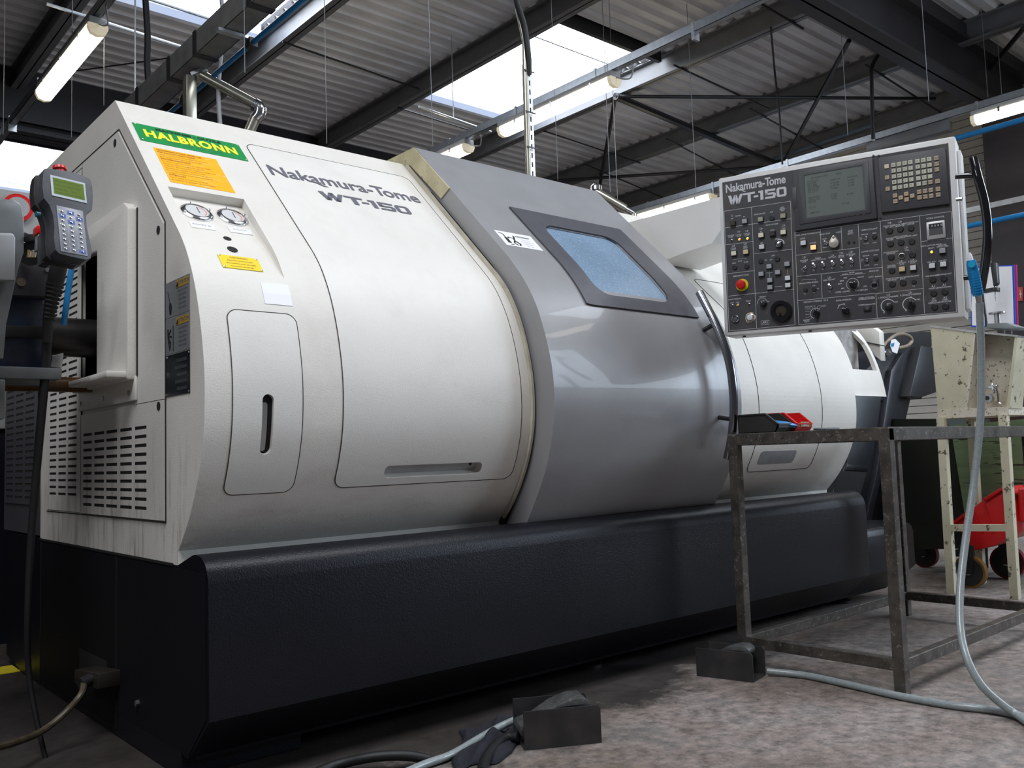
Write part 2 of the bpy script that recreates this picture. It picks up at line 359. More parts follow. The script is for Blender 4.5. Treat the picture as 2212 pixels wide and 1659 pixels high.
# ================================================================== THE SETTING
def setting():
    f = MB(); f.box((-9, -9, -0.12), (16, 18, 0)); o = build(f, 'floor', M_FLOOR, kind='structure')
    # corrugated roof deck, ribs along x, with openings for the roof lights
    lights = [(2.25, 4.05, 6.3, 8.5), (6.15, 7.86, 6.35, 8.7), (1.2, 4.1, 13.2, 15.6)]
    per = 0.19; z0, z1 = 5.22, 5.26
    xs = [-4, 0.3, 2.25, 4.05, 6.15, 7.86, 9.95, 11.7, 15.8]
    r = MB(); y = -3.8
    while y < 17.6:
        prof = [(y, z1), (y + 0.035, z1), (y + 0.065, z0), (y + 0.155, z0), (y + per, z1)]
        for a, b in zip(xs, xs[1:]):
            mx = (a + b) / 2; my = y + per / 2
            if any(l[0] - 0.1 < mx < l[1] + 0.1 and l[2] < my < l[3] for l in lights): continue
            vs = [(a, p[0], p[1]) for p in prof] + [(b, p[0], p[1]) for p in prof]
            r.add(vs, [(i, i + 1, i + 6, i + 5) for i in range(4)])
        y += per
    # opaque roof sheet above the deck closes the gaps
    build(r, 'ceiling', M_ROOF, kind='structure', fixn=False)
    ins = MB()
    for a, b in zip(xs, xs[1:]):
        ys = [-4, 17.8]
        for l in lights:
            if l[0] - 0.1 < (a + b) / 2 < l[1] + 0.1: ys += [l[2] - 0.02, l[3] + 0.02]
        ys = sorted(ys)
        for i in range(0, len(ys), 2): ins.box((a, ys[i], 5.30), (b, ys[i+1], 5.36))
    build(ins, 'ceiling_insulation', M_ROOF, kind='structure')
    # roof lights
    for i, (a, b, c, d) in enumerate(lights):
        t = thing('skylight', ['glowing roof light panel cut by the picture top left of centre',
                  'large glowing roof light panel above the middle lamp',
                  'bright roof light in the far bay behind the handheld controller'][i], 'skylight', ((a + b) / 2, (c + d) / 2, 5.3), 'translucent roof lights')
        n = 4; w = (d - c) / n
        for k in range(n):
            p = MB(); p.box((a, c + k*w + 0.004, 5.30), (b, c + (k+1)*w - 0.004, 5.31)); build(p, 'glazing_panel', M_SKY, t)
        q = MB(); q.box((a, c - 0.05, 5.12), (b, c, 5.34)); build(q, 'curb', M_BRACE, t)
        q = MB(); q.box((a, d, 5.18), (b, d + 0.16, 5.34)); build(q, 'curb', M_SKY2, t, label='bluish lit curb')
        q = MB(); q.box((a + 0.02, c + w*1.0, 5.275), (b, c + w*1.0 + 0.02, 5.298)); build(q, 'glazing_bar', M_GALV, t)
    # purlins
    def ibeam(x, ya, yb, zb, zt, w):
        m = MB(); m.box((x - w/2, ya, zb), (x + w/2, yb, zb + 0.014)); m.box((x - w/2, ya, zt - 0.014), (x + w/2, yb, zt)); m.box((x - 0.006, ya, zb), (x + 0.006, yb, zt))
        return m
    px = [0.30, 2.28, 4.15, 6.03, 7.95, 9.95, 11.75, 13.6]
    names = ['far left roof beam beside the left lamp', 'roof beam crossing above the left roof light', 'dark roof beam behind the grey cable tray',
             'long roof beam along the left side of the large roof light', 'roof beam lit bright below beside the middle lamp',
             'roof beam crossed by the thick black brace', 'roof beam just above the control panel', 'last roof beam against the end wall']
    for i, x in enumerate(px):
        o = build(ibeam(x, -3.8, 17.6, 4.98, 5.22, 0.13), 'roof_beam', M_BEAM, kind='structure'); o['label'] = names[i]
    # girders along x
    g = MB(); g.box((-4, 3.77, 4.50), (11.72, 4.02, 4.53)); g.box((-4, 3.77, 5.00), (11.72, 4.02, 5.03)); g.box((-4, 3.885, 4.50), (11.72, 3.905, 5.03)); g.box((-4, 3.8, 5.03), (11.72, 3.99, 5.2))
    build(g, 'girder', M_GIRD, kind='structure')
    g = MB(); g.box((-4, 10.9, 4.50), (11.72, 11.15, 4.53)); g.box((-4, 11.02, 4.50), (11.72, 11.04, 5.22)); g.box((-4, 10.92, 4.62), (11.72, 10.94, 5.22)); g.box((-4, 12.3, 4.9), (11.72, 12.42, 5.2))
    build(g, 'girder', M_GIRD, kind='structure')
    c = MB(); c.box((11.0, 3.72, 0), (11.04, 4.12, 4.5)); c.box((11.36, 3.72, 0), (11.40, 4.12, 4.5)); c.box((11.04, 3.9, 0), (11.36, 3.94, 4.5)); c.box((10.99, 3.7, 0), (11.41, 4.14, 0.03))
    c.box((11.0, 3.0, 0.0), (11.06, 3.72, 4.5))
    build(c, 'column', mat('plum grey column', (0.045, 0.040, 0.046), 0.5, var=0.1), kind='structure')
    # end wall on the right, horizontal cladding boards
    wall = MB(); wall.box((12.08, -6, 0), (12.2, 18, 5.2)); wr = build(wall, 'wall_right', mat('wall core', (0.30, 0.29, 0.26), 0.7, var=0.05), kind='structure')
    mp = mat('cream wall board', (0.66, 0.64, 0.60), 0.55, var=0.06, vscale=5, dirt=(0.35, 0.33, 0.3), dirt_amt=0.3)
    b0 = MB(); b0.box((12.045, 3.2, 0.9), (12.08, 12.5, 0.992)); bo = build(b0, 'wall_board', mp, wr, bevel=0.004, seg=1)
    for k in range(1, 42): copy_part(bo, (0, 0, 0.1 * k), wr)
    bb = MB(); bb.box((12.0, 3.2, 0.0), (12.08, 12.5, 0.88)); build(bb, 'plinth_panel', mat('dark dado', (0.05, 0.035, 0.035), 0.6, var=0.1), wr)
    w2 = MB(); w2.box((-9, 17.6, 0), (12.2, 17.75, 5.3)); build(w2, 'wall_back', mat('back wall', (0.10, 0.10, 0.11), 0.7, var=0.1), kind='structure')
    # high translucent window strip in the end wall, glimpsed over the control panel
    w = thing('window_1', 'bluish high window strip seen just over the control panel', 'window', (12.0, 6.2, 3.4)); w['kind'] = 'structure'
    mw = mat('bluish lit pane', (0.35, 0.45, 0.6), 0.3, emit=(0.50, 0.62, 0.85), estr=0.42, var=0.05)
    for k in range(6):
        p = MB(); p.box((11.98, 4.95 + k*0.62, 3.05), (12.0, 4.95 + k*0.62 + 0.56, 4.05)); build(p, 'pane', mw, w)
        p = MB(); p.box((11.93, 4.95 + k*0.62 + 0.56, 3.0), (12.02, 4.95 + (k+1)*0.62, 4.1)); build(p, 'mullion', M_GALV, w)
setting()

# ------------------------------------------------------------------ roof bracing, tie rods, hanging wires
def roof_rods():
    za = 4.93
    def rod(name, a, b, r, label, m=M_BRACE):
        t = MB(); t.tube([a, b], r, 8); o = build(t, name, m, smooth=True); props(o, label, 'brace', 'roof bracing'); return o
    A = OZ(1330, 208, za)
    rod('brace_rod', A, OZ(2020, 213, za), 0.022, 'level black brace rod running right from the beam joint above the control panel')
    rod('brace_tube', A, OZ(1695, 362, za), 0.045, 'thick black brace tube slanting down to the control panel top')
    rod('brace_rod', A + Vector((0, 0, 0.02)), OZ(1290, 435, za + 0.02), 0.026, 'steep black brace rod falling towards the door top')
    rod('brace_rod', OZ(1175, 392, za), OZ(1695, 358, za), 0.024, 'low nearly level black brace rod left of the control panel')
    rod('brace_rod', OZ(1834, 88, za), OZ(1688, 360, za), 0.026, 'steep black brace rod rising to the dark girder')
    rod('brace_rod', OZ(2212, 60, za), OZ(2085, 213, za), 0.026, 'black brace rod beyond the girder at the top right corner')
    ties = [((1455, 140), (1660, 235)), ((1175, 283), (1383, 352)), ((1620, 235), (1790, 330)), ((1265, 355), (1450, 435)),
            ((610, 90), (905, 192)), ((1870, 140), (2042, 250)), ((1440, 300), (1620, 395)),
            ((1635, 3), (1735, 62)), ((860, 232), (1012, 280))]
    for i, (a, b) in enumerate(ties):
        t = MB(); t.tube([OZ(*a, 4.97), OZ(*b, 4.97)], 0.012, 6); o = build(t, 'tie_rod', M_BRACE, smooth=True)
        props(o, ['thin tie rod under the deck beside the roof beam above the panel', 'thin tie rod below the middle lamp end', 'thin tie rod left of the dark girder',
                  'thin tie rod just over the door ridge', 'thin tie rod crossing behind the cable tray end', 'tie rod ending under the girder flange',
                  'thin tie rod crossing the thick brace tube', 'short tie rod at the girder left end',
                  'thin tie rod left of the slotted post'][i], 'tie rod', 'tie rods under the deck')
    wires = [(701, 30, 702, 318, 5.0), (1309, 196, 1312, 420, 8.0), (1325, 220, 1330, 440, 8.6), (1201, 275, 1205, 392, 7), (1991, 5, 2004, 226, 7.6),
             (2118, 0, 2131, 216, 9.4), (2148, 0, 2156, 212, 9.5), (1814, 20, 1830, 300, 8.5), (225, 15, 225, 235, 7), (155, 190, 155, 300, 7), (10, 10, 8, 300, 7), (932, 200, 938, 318, 7.5), (528, 80, 528, 160, 4.4), (1493, 200, 1497, 420, 9)]
    for i, (a, b, c, d, t_) in enumerate(wires):
        p = OD(a, b, t_); q = OD(c, d, t_); q = Vector((p.x, p.y, q.z))
        if p.z < 5.2: p.z = 5.2
        t = MB(); t.tube([p, q], 0.0022 if t_ < 7.3 else 0.003, 5); o = build(t, 'hanging_wire', M_WIRE); props(o, ['suspension wire above the name lettering on the cream slope', 'suspension wire beside the middle lamp right end', 'suspension wire just right of the one by the middle lamp end',
            'short suspension wire right of the slotted post', 'suspension wire crossing the dark girder above the keyboard', 'left of the two suspension wires holding the right edge lamp', 'right of the two suspension wires holding the right edge lamp', 'suspension wire above the monitor ending on the lamp rail',
            'suspension wire from the left lamp down to the machine corner', 'suspension wire below the left lamp', 'suspension wire at the far left picture edge', 'short suspension wire left of the yellowed door cap', 'suspension wire passing before the extraction pipe', 'faint suspension wire above the cream arm cover'][i], 'wire', 'suspension wires')
    o = build(MB().tube([OZ(1665, 60, 4.95), OD(1673, 150, 10), OD(1684, 250, 10), OD(1690, 355, 10)], 0.012, 6), 'hanging_cable', M_RUBBER, smooth=True)
    props(o, 'thin black cable dropping to the panel top left of the steep brace', 'cable')
    o = build(MB().tube(crv([OD(1975, 5, 9.4), OD(1925, 70, 9.4), OD(1913, 95, 9.4), OD(1885, 140, 9.4), OD(1883, 180, 9.4), OD(1886, 300, 9.4)], 6), 0.02, 8), 'hanging_cable', M_RUBBER, smooth=True)
    props(o, 'thick black cable curving down from the dark girder over the panel', 'cable')
    o = build(MB().tube(crv([OD(314, -5, 6), OD(319, 80, 6), OD(318, 140, 6), OD(324, 210, 6)], 6), 0.022, 8), 'hanging_cable', M_RUBBER, smooth=True)
    props(o, 'black cable dropping into the left end of the cable tray', 'cable')
    o = build(MB().tube(crv([OD(478, -5, 5.2), OD(482, 60, 5.2), OD(472, 190, 5.2), OD(476, 275, 5.2)], 6), 0.013, 8), 'hanging_cable', M_CABLE, smooth=True)
    props(o, 'pale grey cable dropping behind the machine top near the steel pipe', 'cable')
    # horizontal conduit crossing behind the left lamp and a second one higher
    for a, b, lab in (((100, 8), (425, 112), 'steel conduit crossing under the roof behind the left lamp'), ((320, -3), (490, 52), 'short steel conduit beneath the left roof light'),
                      ((905, 230), (1060, 285), 'thin steel conduit left of the slotted post')):
        o = build(MB().tube([OZ(*a, 4.3), OZ(*b, 4.3)], 0.014, 8), 'conduit', M_GALV, smooth=True); props(o, lab, 'pipe', 'steel conduits')
    q_ = OZ(980, 256, 4.3); o.parent = None; h = build(MB().tube([q_, Vector((q_.x, q_.y, 5.24))], .006, 6), 'hanger_rod', M_GALV, o)
    o = build(MB().tube([OZ(165, 153, 5.2), OZ(425, 117, 5.2)], 0.008, 5), 'stay_wire', M_BRACE); props(o, 'slanting black stay wire right of the left lamp', 'wire')
roof_rods()

# ------------------------------------------------------------------ lamp rails and lamps
def lamp_rails():
    for x, ya, yb, lab in ((1.97, 1.5, 12.0, 'dark lamp rail carrying the left lamp'), (5.83, -1.6, 9.2, 'galvanised lamp rail across the middle of the roof'),
                           (9.58, 1.0, 9.4, 'galvanised lamp rail behind the control panel')):
        t = thing('lamp_rail', lab, 'rail', (x, (ya + yb) / 2, 4.1), 'lamp rails')
        m = MB(); m.box((x - 0.03, ya, 4.095), (x - 0.026, yb, 4.17)); m.box((x - 0.03, ya, 4.095), (x + 0.03, yb, 4.099)); m.box((x + 0.026, ya, 4.095), (x + 0.03, yb, 4.17))
        build(m, 'channel', M_RAIL if x > 3 else M_BEAM, t)
        yy = ya + 0.4; first = None
        while yy < yb:
            if first is None: first = build(MB().box((x - 0.036, yy, 4.03), (x + 0.036, yy + 0.025, 4.18)), 'rail_clip', M_GALV, t)
            else: copy_part(first, (0, yy - y00, 0), t)
            if yy == ya + 0.4: y00 = yy
            yy += 1.1
    def lamp(x, y, lab):
        t = thing('tube_lamp', lab, 'lamp', (x, y, 3.98), 'fluorescent batten lamps')
        m = MB(); m.box((x - 0.065, y, 4.02), (x + 0.065, y + 1.57, 4.085)); build(m, 'housing', mat('lamp housing', (0.45, 0.45, 0.44), 0.5, var=0.05), t, bevel=0.01)
        pr = [(-0.068, 4.03), (-0.07, 4.00), (-0.05, 3.955), (0, 3.94), (0.05, 3.955), (0.07, 4.00), (0.068, 4.03)]
        m = MB(); m.prism([(x + a, y + 0.04, z) for a, z in pr], (0, 1.49, 0)); build(m, 'diffuser', M_LAMP, t, smooth=True)
        for yy in (y, y + 1.53):
            m = MB(); m.prism([(x + a*1.04, yy, z) for a, z in pr] , (0, 0.04, 0)); build(m, 'end_cap', M_LAMPC, t, smooth=True)
        for k in range(3):
            for s in (-1, 1):
                m = MB(); m.cbox((x + s*0.074, y + 0.25 + 0.52*k, 4.02), (0.01, 0.02, 0.05)); build(m, 'clip', M_STEEL, t)
        m = MB(); m.tube(crv([(x, y + 0.02, 4.04), (x + 0.02, y - 0.08, 3.99), (x + 0.02, y - 0.16, 3.98), (x, y - 0.2, 4.06), (x, y - 0.16, 4.11)], 6), 0.006, 6); build(m, 'lead', M_CABLE, t, smooth=True)
        return t
    lamp(1.97, 6.86, 'bright tube lamp at the upper left corner of the photo')
    lamp(5.83, 5.19, 'long tube lamp lit under the large roof light')
    lamp(5.83, 7.30, 'tube lamp partly hidden behind the grey door ridge')
    lamp(9.58, 6.92, 'tube lamp glowing behind the cream arm cover left of the panel')
    lamp(5.83, -1.25, 'tube lamp on the middle rail nearest the viewer, out of the picture top'); lamp(9.58, 2.10, 'tube lamp at the right edge above the control panel')
    bx = MB(); bx.cbox((9.58, 4.35, 4.02), (0.12, 0.9, 0.12)); o = build(bx, 'junction_box', M_BEAM, bevel=0.01); props(o, 'dark junction box on the rail left of the right edge lamp', 'box')
lamp_rails()

# ================================================================== THE TURNING MACHINE
XL, XD, XE, XR, XO = 0.80, 1.80, 2.73, 3.70, 3.98
Y0 = 1.97
def cr2(pts, n=6):
    return [(p.x, p.y) for p in crv([Vector((a, b, 0)) for a, b in pts], n)]
PB = [(2.625, 1.773)] + cr2([(2.13, 1.278), (2.085, 1.222), (2.038, 1.135), (2.004, 1.03), (1.986, .92), (1.990, .81), (2.012, .725), (2.045, .655), (2.09, .586), (2.149, .519)])
PD = [(2.570, 1.822)] + cr2([(2.085, 1.337), (2.030, 1.272), (1.984, 1.205), (1.952, 1.14), (1.925, 1.06), (1.905, .975), (1.899, .895), (1.905, .82), (1.926, .734), (1.964, .64), (2.05, .497)])
def arclen(Q):
    s = [0.0]
    for a, b in zip(Q, Q[1:]): s.append(s[-1] + math.hypot(b[0]-a[0], b[1]-a[1]))
    return s
SA = {id(PB): arclen(PB), id(PD): arclen(PD)}
def at(x, s, off=0.0, Q=PB):                      # point on a swept profile
    S = SA[id(Q)]; i = 0
    while i < len(Q) - 2 and S[i+1] < s: i += 1
    a, b = Q[i], Q[i+1]; L = S[i+1] - S[i]; t = (s - S[i]) / L
    ty, tz = (b[0]-a[0])/L, (b[1]-a[1])/L
    def nrm(j):
        j = max(0, min(len(Q) - 2, j)); L2 = S[j+1]-S[j]; return ((Q[j+1][1]-Q[j][1])/L2, -(Q[j+1][0]-Q[j][0])/L2)
    if i == 0: n = nrm(0)
    else:
        n0 = nrm(i - 1); n1 = nrm(i); n2 = nrm(i + 1)
        a0 = ((n0[0]+n1[0])/2, (n0[1]+n1[1])/2); a1 = ((n1[0]+n2[0])/2, (n1[1]+n2[1])/2)
        if i == 1: a0 = n0
        n = (a0[0]*(1-t)+a1[0]*t, a0[1]*(1-t)+a1[1]*t); l = math.hypot(*n); n = (n[0]/l, n[1]/l)
    return Vector((x, a[0] + ty*L*t + n[0]*off, a[1] + tz*L*t + n[1]*off))
def sframe(x, s, off=0.0, Q=PB):                  # frame lying on the profile, y axis up the slope
    p = at(x, s, off, Q); q = at(x, s + 0.004, off, Q); r = at(x, max(0, s - 0.004), off, Q)
    up = (r - q).normalized(); xx = Vector((1, 0, 0)); return frame(p, xx, up, xx.cross(up))
def rows_rr(x0, x1, s0, s1, r, n=26, k=6, skew=0.0):   # rounded rectangle as rows (s, xa, xb)
    ss = set([s0 + (s1 - s0) * i / n for i in range(n + 1)])
    for i in range(k + 1):
        d = r * (1 - math.cos(PI/2*i/k)); ss.add(s0 + d); ss.add(s1 - d)
    out = []
    for s in sorted(ss):
        e = 0.0
        d = min(s - s0, s1 - s)
        if d < r: e = r - math.sqrt(max(0, r*r - (r-d)**2))
        out.append((s, x0 + e, x1 - e))
    return out
def patch(rows, off, thick, Q=PB):                # plate following the profile: top at off, bottom at off-thick
    mb = MB(); vs = []; fs = []
    for s, a, b in rows: vs += [at(a, s, off, Q), at(b, s, off, Q), at(a, s, off - thick, Q), at(b, s, off - thick, Q)]
    n = len(rows)
    for i in range(n - 1):
        j = 4*i; k = 4*(i+1)
        fs += [(j, j+1, k+1, k), (j+2, k+2, k+3, j+3), (j, k, k+2, j+2), (j+1, j+3, k+3, k+1)]
    fs += [(0, 2, 3, 1), (4*(n-1), 4*(n-1)+1, 4*(n-1)+3, 4*(n-1)+2)]
    return mb.add(vs, fs)
def ribbon(rows, off, w, Q=PB, r=0.0012):          # thin seam running round a rounded rectangle
    pts = [at(a, s, off, Q) for s, a, b in rows] + [at(b, s, off, Q) for s, a, b in reversed(rows)]
    out = [pts[0]]
    for p in pts[1:]:
        if (p - out[-1]).length > 0.0015: out.append(p)
    return MB().tube(out, w, 5, closed=True)
def shell(Q, x0, x1, back, bottom_y, ztop):
    poly = [Vector((x0, y, z)) for y, z in Q] + [Vector((x0, bottom_y, Q[-1][1])), ]
    return poly

MACH = thing('turning_machine', 'large cream and grey computer controlled turning machine on a dark base', 'machine', (2.4, 2.4, 0))
def machine():
    T = MACH
    # ---- left housing
    poly = [Vector((XL, y, z)) for y, z in PB] + [Vector((XL, 2.149, 0.486)), Vector((XL, 3.42, 0.486)), Vector((XL, 3.42, 1.773))]
    hs = build(MB().prism(poly, (XD - XL - 0.012, 0, 0)), 'left_housing', M_CREAM, T)
    # spindle opening through the left side, wedge recess for the gauges, grip slots
    cut(hs, MB().box((XL - 0.1, 2.60, 0.985), (XL + 0.55, 2.94, 1.41)))
    wedge = [at(0.83, 0.468, 0.05), at(0.83, 0.468, -0.026), at(0.83, 0.62, -0.021), at(0.83, 0.72, -0.013), at(0.83, 0.818, -0.0005), at(0.83, 0.818, 0.05)]
    cut(hs, MB().prism(wedge, (0.207, 0, 0)))
    cut(hs, patch(rows_rr(0.938, 0.968, 1.130, 1.275, 0.0149, 16), 0.05, 0.13))
    cut(hs, patch(rows_rr(1.300, 1.628, 1.316, 1.350, 0.014, 8), 0.05, 0.09))
    # interior liners
    build(MB().box((XL + 0.50, 2.58, 0.96), (XL + 0.54, 2.96, 1.43)), 'spindle_bulkhead', M_DARK, T)
    m = MB(); m.box((XL + 0.01, 2.595, 0.98), (XL + 0.5, 2.60, 1.41)); m.box((XL + 0.01, 2.94, 0.98), (XL + 0.5, 2.945, 1.41)); m.box((XL + 0.01, 2.6, 1.41), (XL + 0.5, 2.94, 1.415)); m.box((XL + 0.01, 2.6, 0.979), (XL + 0.5, 2.94, 0.985))
    build(m, 'opening_liner', M_DARK, T)
    m = MB(); m.cyl((0.30, 2.84, 1.108), (XL + 0.5, 2.84, 1.108), 0.058, n=24); build(m, 'spindle_tube', mat('oily dark steel', (0.02, 0.018, 0.017), 0.35, 0.5, var=0.2), T, smooth=True)
    build(patch(rows_rr(0.936, 0.970, 1.128, 1.277, 0.0149, 12), -0.010, 0.005), 'grip_slot_floor', M_DARK, T)
    build(patch(rows_rr(0.941, 0.955, 1.15, 1.268, 0.006, 12), -0.007, 0.01), 'latch_bar', M_STEEL, T)
    # ---- cover plates
    r1 = rows_rr(1.157, 1.752, 0.108, 1.372, 0.030, 40)
    cv = build(patch(r1, 0.0012, 0.006), 'front_cover', M_CREAM2, T, smooth=True)
    cut(cv, patch(rows_rr(1.299, 1.629, 1.315, 1.351, 0.014, 8), 0.05, 0.09))
    build(ribbon(rows_rr(1.1555, 1.7535, 0.1065, 1.3735, 0.031, 40), 0.0008, 0.0010), 'cover_seam', M_SEAM, T)
    build(patch(rows_rr(1.296, 1.632, 1.312, 1.356, 0.014, 8), -0.022, 0.006), 'handle_recess', mat('recess grey', (0.36, 0.36, 0.37), 0.5, var=0.15, vscale=20), T, smooth=True)
    build(patch(rows_rr(1.598, 1.606, 1.322, 1.334, 0.004, 6), -0.0195, 0.002), 'latch_hole', M_DARK, T)
    r2 = rows_rr(0.8665, 1.0425, 0.926, 1.376, 0.026, 26)
    ac = build(patch(r2, 0.0012, 0.006), 'access_cover', M_CREAM2, T, smooth=True)
    cut(ac, patch(rows_rr(0.9385, 0.9675, 1.1305, 1.2745, 0.0144, 16), 0.05, 0.13))
    build(ribbon(rows_rr(0.865, 1.044, 0.9245, 1.3775, 0.027, 26), 0.0008, 0.0009), 'cover_seam', M_SEAM, T)
    m = MB()
    for s in (0.02,): pass
    # right edge lip beside the door
    build(patch([(s, 1.7885, 1.7975) for s in [0.02 + 1.50*i/60 for i in range(61)]], 0.0105, 0.012), 'edge_gasket', mat('gasket cream', (0.50, 0.46, 0.37), 0.6, var=0.2, vscale=15), T, smooth=True)
    build(patch([(s, 1.7975, 1.806) for s in [0.02 + 1.50*i/60 for i in range(61)]], 0.004, 0.012), 'edge_gap', M_SEAM, T, smooth=True)
    # ---- plates and stickers on the slope
    Ti = at(1, 0.3) - at(1, 0.2)
    def plate(name, x0, x1, s0, s1, m, t=0.0015, off=0.0015, r=0.0, Q=PB):
        rw = rows_rr(x0, x1, s0, s1, r, 4, 3) if r else [(s0, x0, x1), ((s0+s1)/2, x0, x1), (s1, x0, x1)]
        return build(patch(rw, off, t, Q), name, m, T, label=None)
    g = plate('maker_plate', 0.8175, 1.129, 0.1275, 0.2285, M_GREEN); g['label'] = 'green plate with yellow lettering'
    def sub_text(parent, s, size, x, ss, m, bold=0, sx=1.0, align='CENTER', off=0.0022, Q=PB, space=1.0, name='lettering'):
        return build(text_mb(s, size, sframe(x, ss, off, Q), bold, sx, align, space), name, m, parent, fixn=False)
    sub_text(g, 'HALBRONN', 0.056, 0.973, 0.182, M_YEL, 0.0028, 0.82, space=1.13)
    sub_text(g, 'MACHINES - OUTILS', 0.0165, 0.973, 0.1435, M_DARK, 0.0006, 1.25, space=1.02)
    sub_text(g, '92 SURESNES     69 LYON     59 LILLE     31 TOULOUSE', 0.0065, 0.973, 0.2095, M_INK, 0, 1.1)
    sub_text(g, 'TEL 45.06.51.51  TEL 78.90.20.11  TEL 20.04.15.15  TEL 61.40.11.20', 0.0056, 0.973, 0.2175, M_INK, 0, 1.0)
    for x in (0.824, 1.122):
        for s in (0.134, 0.222):
            build(MB().lathe([(0.0028, 0), (0.0028, 0.002), (0.001, 0.003)], sframe(x, s, 0.0015), 10), 'rivet', M_CHROME, g)
    o = plate('instruction_sticker', 0.8437, 1.0215, 0.257, 0.442, M_ORANGE, 0.0008, 0.0008); o['label'] = 'worn orange sticker with brown text'
    lines = ['RECOMMANDATIONS GENERALES', 'INSTALLATION ELECTRIQUE', 'Verifier la tension du reseau et la mise a la terre', 'avant toute mise en service de la machine', 'RECOMMANDATIONS',
             'Ne jamais ouvrir les carters en cours de travail', 'Ne pas modifier les organes de securite', 'Controler les niveaux et les pressions chaque jour', 'Nettoyer les copeaux machine arretee',
             'Porter les lunettes et chaussures de securite', 'Couper le courant avant toute intervention', 'ATTENTION', 'Lire la notice avant la mise en route', 'et respecter les consignes du constructeur']
    for i, l in enumerate(lines):
        b = l.isupper()
        o2 = sub_text(o, l, 0.0095 if b else 0.0082, 0.850, 0.268 + i*0.0122, M_OTXT, 0.0002 if b else 0, 0.85, 'LEFT', 0.0013)
    # machine name
    nm = mat('grey lettering', (0.13, 0.13, 0.16), 0.5, var=0.03)
    def wide_glyphs(M, H, W, st):                 # the squared wide letters W T - 1 5 0 drawn as strokes
        mb = MB()
        def bar(x0, y0, x1, y1): mb.add([M @ Vector((x0*W, y0*H, 0)), M @ Vector((x1*W, y0*H, 0)), M @ Vector((x1*W, y1*H, 0)), M @ Vector((x0*W, y1*H, 0))], [(0, 1, 2, 3)])
        def quad(*p): mb.add([M @ Vector((a*W, b*H, 0)) for a, b in p], [(0, 1, 2, 3)])
        t = st
        quad((0, 1), (0.055, 1), (0.098, 0), (0.045, 0)); quad((0.045, 0), (0.098, 0), (0.155, 1), (0.110, 1)); quad((0.110, 1), (0.155, 1), (0.195, 0), (0.142, 0)); quad((0.142, 0), (0.195, 0), (0.262, 1), (0.212, 1))
        bar(0.265, 1 - t, 0.47, 1); bar(0.342, 0, 0.395, 1 - t)
        bar(0.445, 0.36, 0.525, 0.56)
        bar(0.56, 0, 0.61, 1); bar(0.53, 1 - t, 0.56, 1)
        bar(0.64, 1 - t, 0.815, 1); bar(0.64, 0.40, 0.685, 1 - t); bar(0.64, 0.40, 0.80, 0.40 + t); bar(0.775, t, 0.82, 0.52); bar(0.64, 0, 0.81, t)
        # zero with chamfered corners
        c = 0.022; o_ = [(0.835 + c, 0), (1 - c, 0), (1, 0.16), (1, 0.84), (1 - c, 1), (0.835 + c, 1), (0.835, 0.84), (0.835, 0.16)]
        i_ = [(0.835 + 0.05, t), (1 - 0.05, t), (0.955, t + 0.04), (0.955, 1 - t - 0.04), (0.95, 1 - t), (0.885, 1 - t), (0.88, 1 - t - 0.04), (0.88, t + 0.04)]
        for k in range(8): quad(o_[k], o_[(k+1) % 8], i_[(k+1) % 8], i_[k])
        return mb
    globals()['wide_glyphs'] = wide_glyphs
    build(name_mb(0.083, sframe(1.452, 0.262, 0.0026), 0.0012, 0.985), 'name_lettering', nm, T, fixn=False)
    F = sframe(1.312, 0.384, 0.0026); build(wide_glyphs(F, 0.046, 0.325, 0.20), 'name_lettering', nm, T, fixn=False)
    # gauges in the recess
    e = [at(0.83, 0.468, -0.026), at(0.83, 0.62, -0.021), at(0.83, 0.72, -0.013), at(0.83, 0.818, -0.0005)]
    def recp(x, s, off=0.0):                      # frame on the recess floor
        ks = [0.468, 0.62, 0.72, 0.818]; i = 0
        while i < 2 and ks[i+1] < s: i += 1
        t = (s - ks[i]) / (ks[i+1] - ks[i]); p = e[i].lerp(e[i+1], t); up = (e[i] - e[i+1]).normalized(); xx = Vector((1, 0, 0)); n = xx.cross(up)
        p = Vector((x, p.y, p.z)) + n * off; return frame(p, xx, up, n)
    def onrec(px, py):                            # pixel -> x, s on the recess floor
        best = None
        for k in range(0, 101):
            s = 0.468 + 0.35*k/100; Mx = recp(0.9, s); p = Mx.translation; d = ray(px, py); q = EYE + d * ((p.y - EYE.y) / d.y)
            er = abs(q.z - p.z)
            if best is None or er < best[0]: best = (er, q.x, s)
        return best[1], best[2]
    red = mat('gauge red scale', (0.7, 0.25, 0.2), 0.6, var=0.02)
    for (px, py), lab in (((425, 460), 'left chrome pressure gauge'), ((502, 471), 'right chrome pressure gauge')):
        gx, gs = onrec(px, py); Mg = recp(gx, gs)
        go = build(MB().lathe([(0.042, 0), (0.042, 0.003), (0.038, 0.006), (0.034, 0.008), (0.031, 0.008), (0.030, 0.005)], Mg, 36), 'pressure_gauge', M_CHROME, T, smooth=True, label=lab)
        build(MB().lathe([(0.030, 0.0052), (0.030, 0.0056)], Mg, 30), 'dial', mat('dial white', (0.62, 0.62, 0.62), 0.35, var=0.03), go)
        a = MB(); n = 18
        for k in range(n):
            t0 = math.radians(-50 + 120*k/n); t1 = math.radians(-50 + 120*(k+1)/n)
            a.add([Mg @ Vector((0.022*math.cos(t0), 0.022*math.sin(t0) - 0.0, 0.0060)), Mg @ Vector((0.025*math.cos(t0), 0.025*math.sin(t0), 0.0060)), Mg @ Vector((0.025*math.cos(t1), 0.025*math.sin(t1), 0.0060)), Mg @ Vector((0.022*math.cos(t1), 0.022*math.sin(t1), 0.0060))], [(0, 1, 2, 3)])
        build(a, 'scale_arc', red, go)
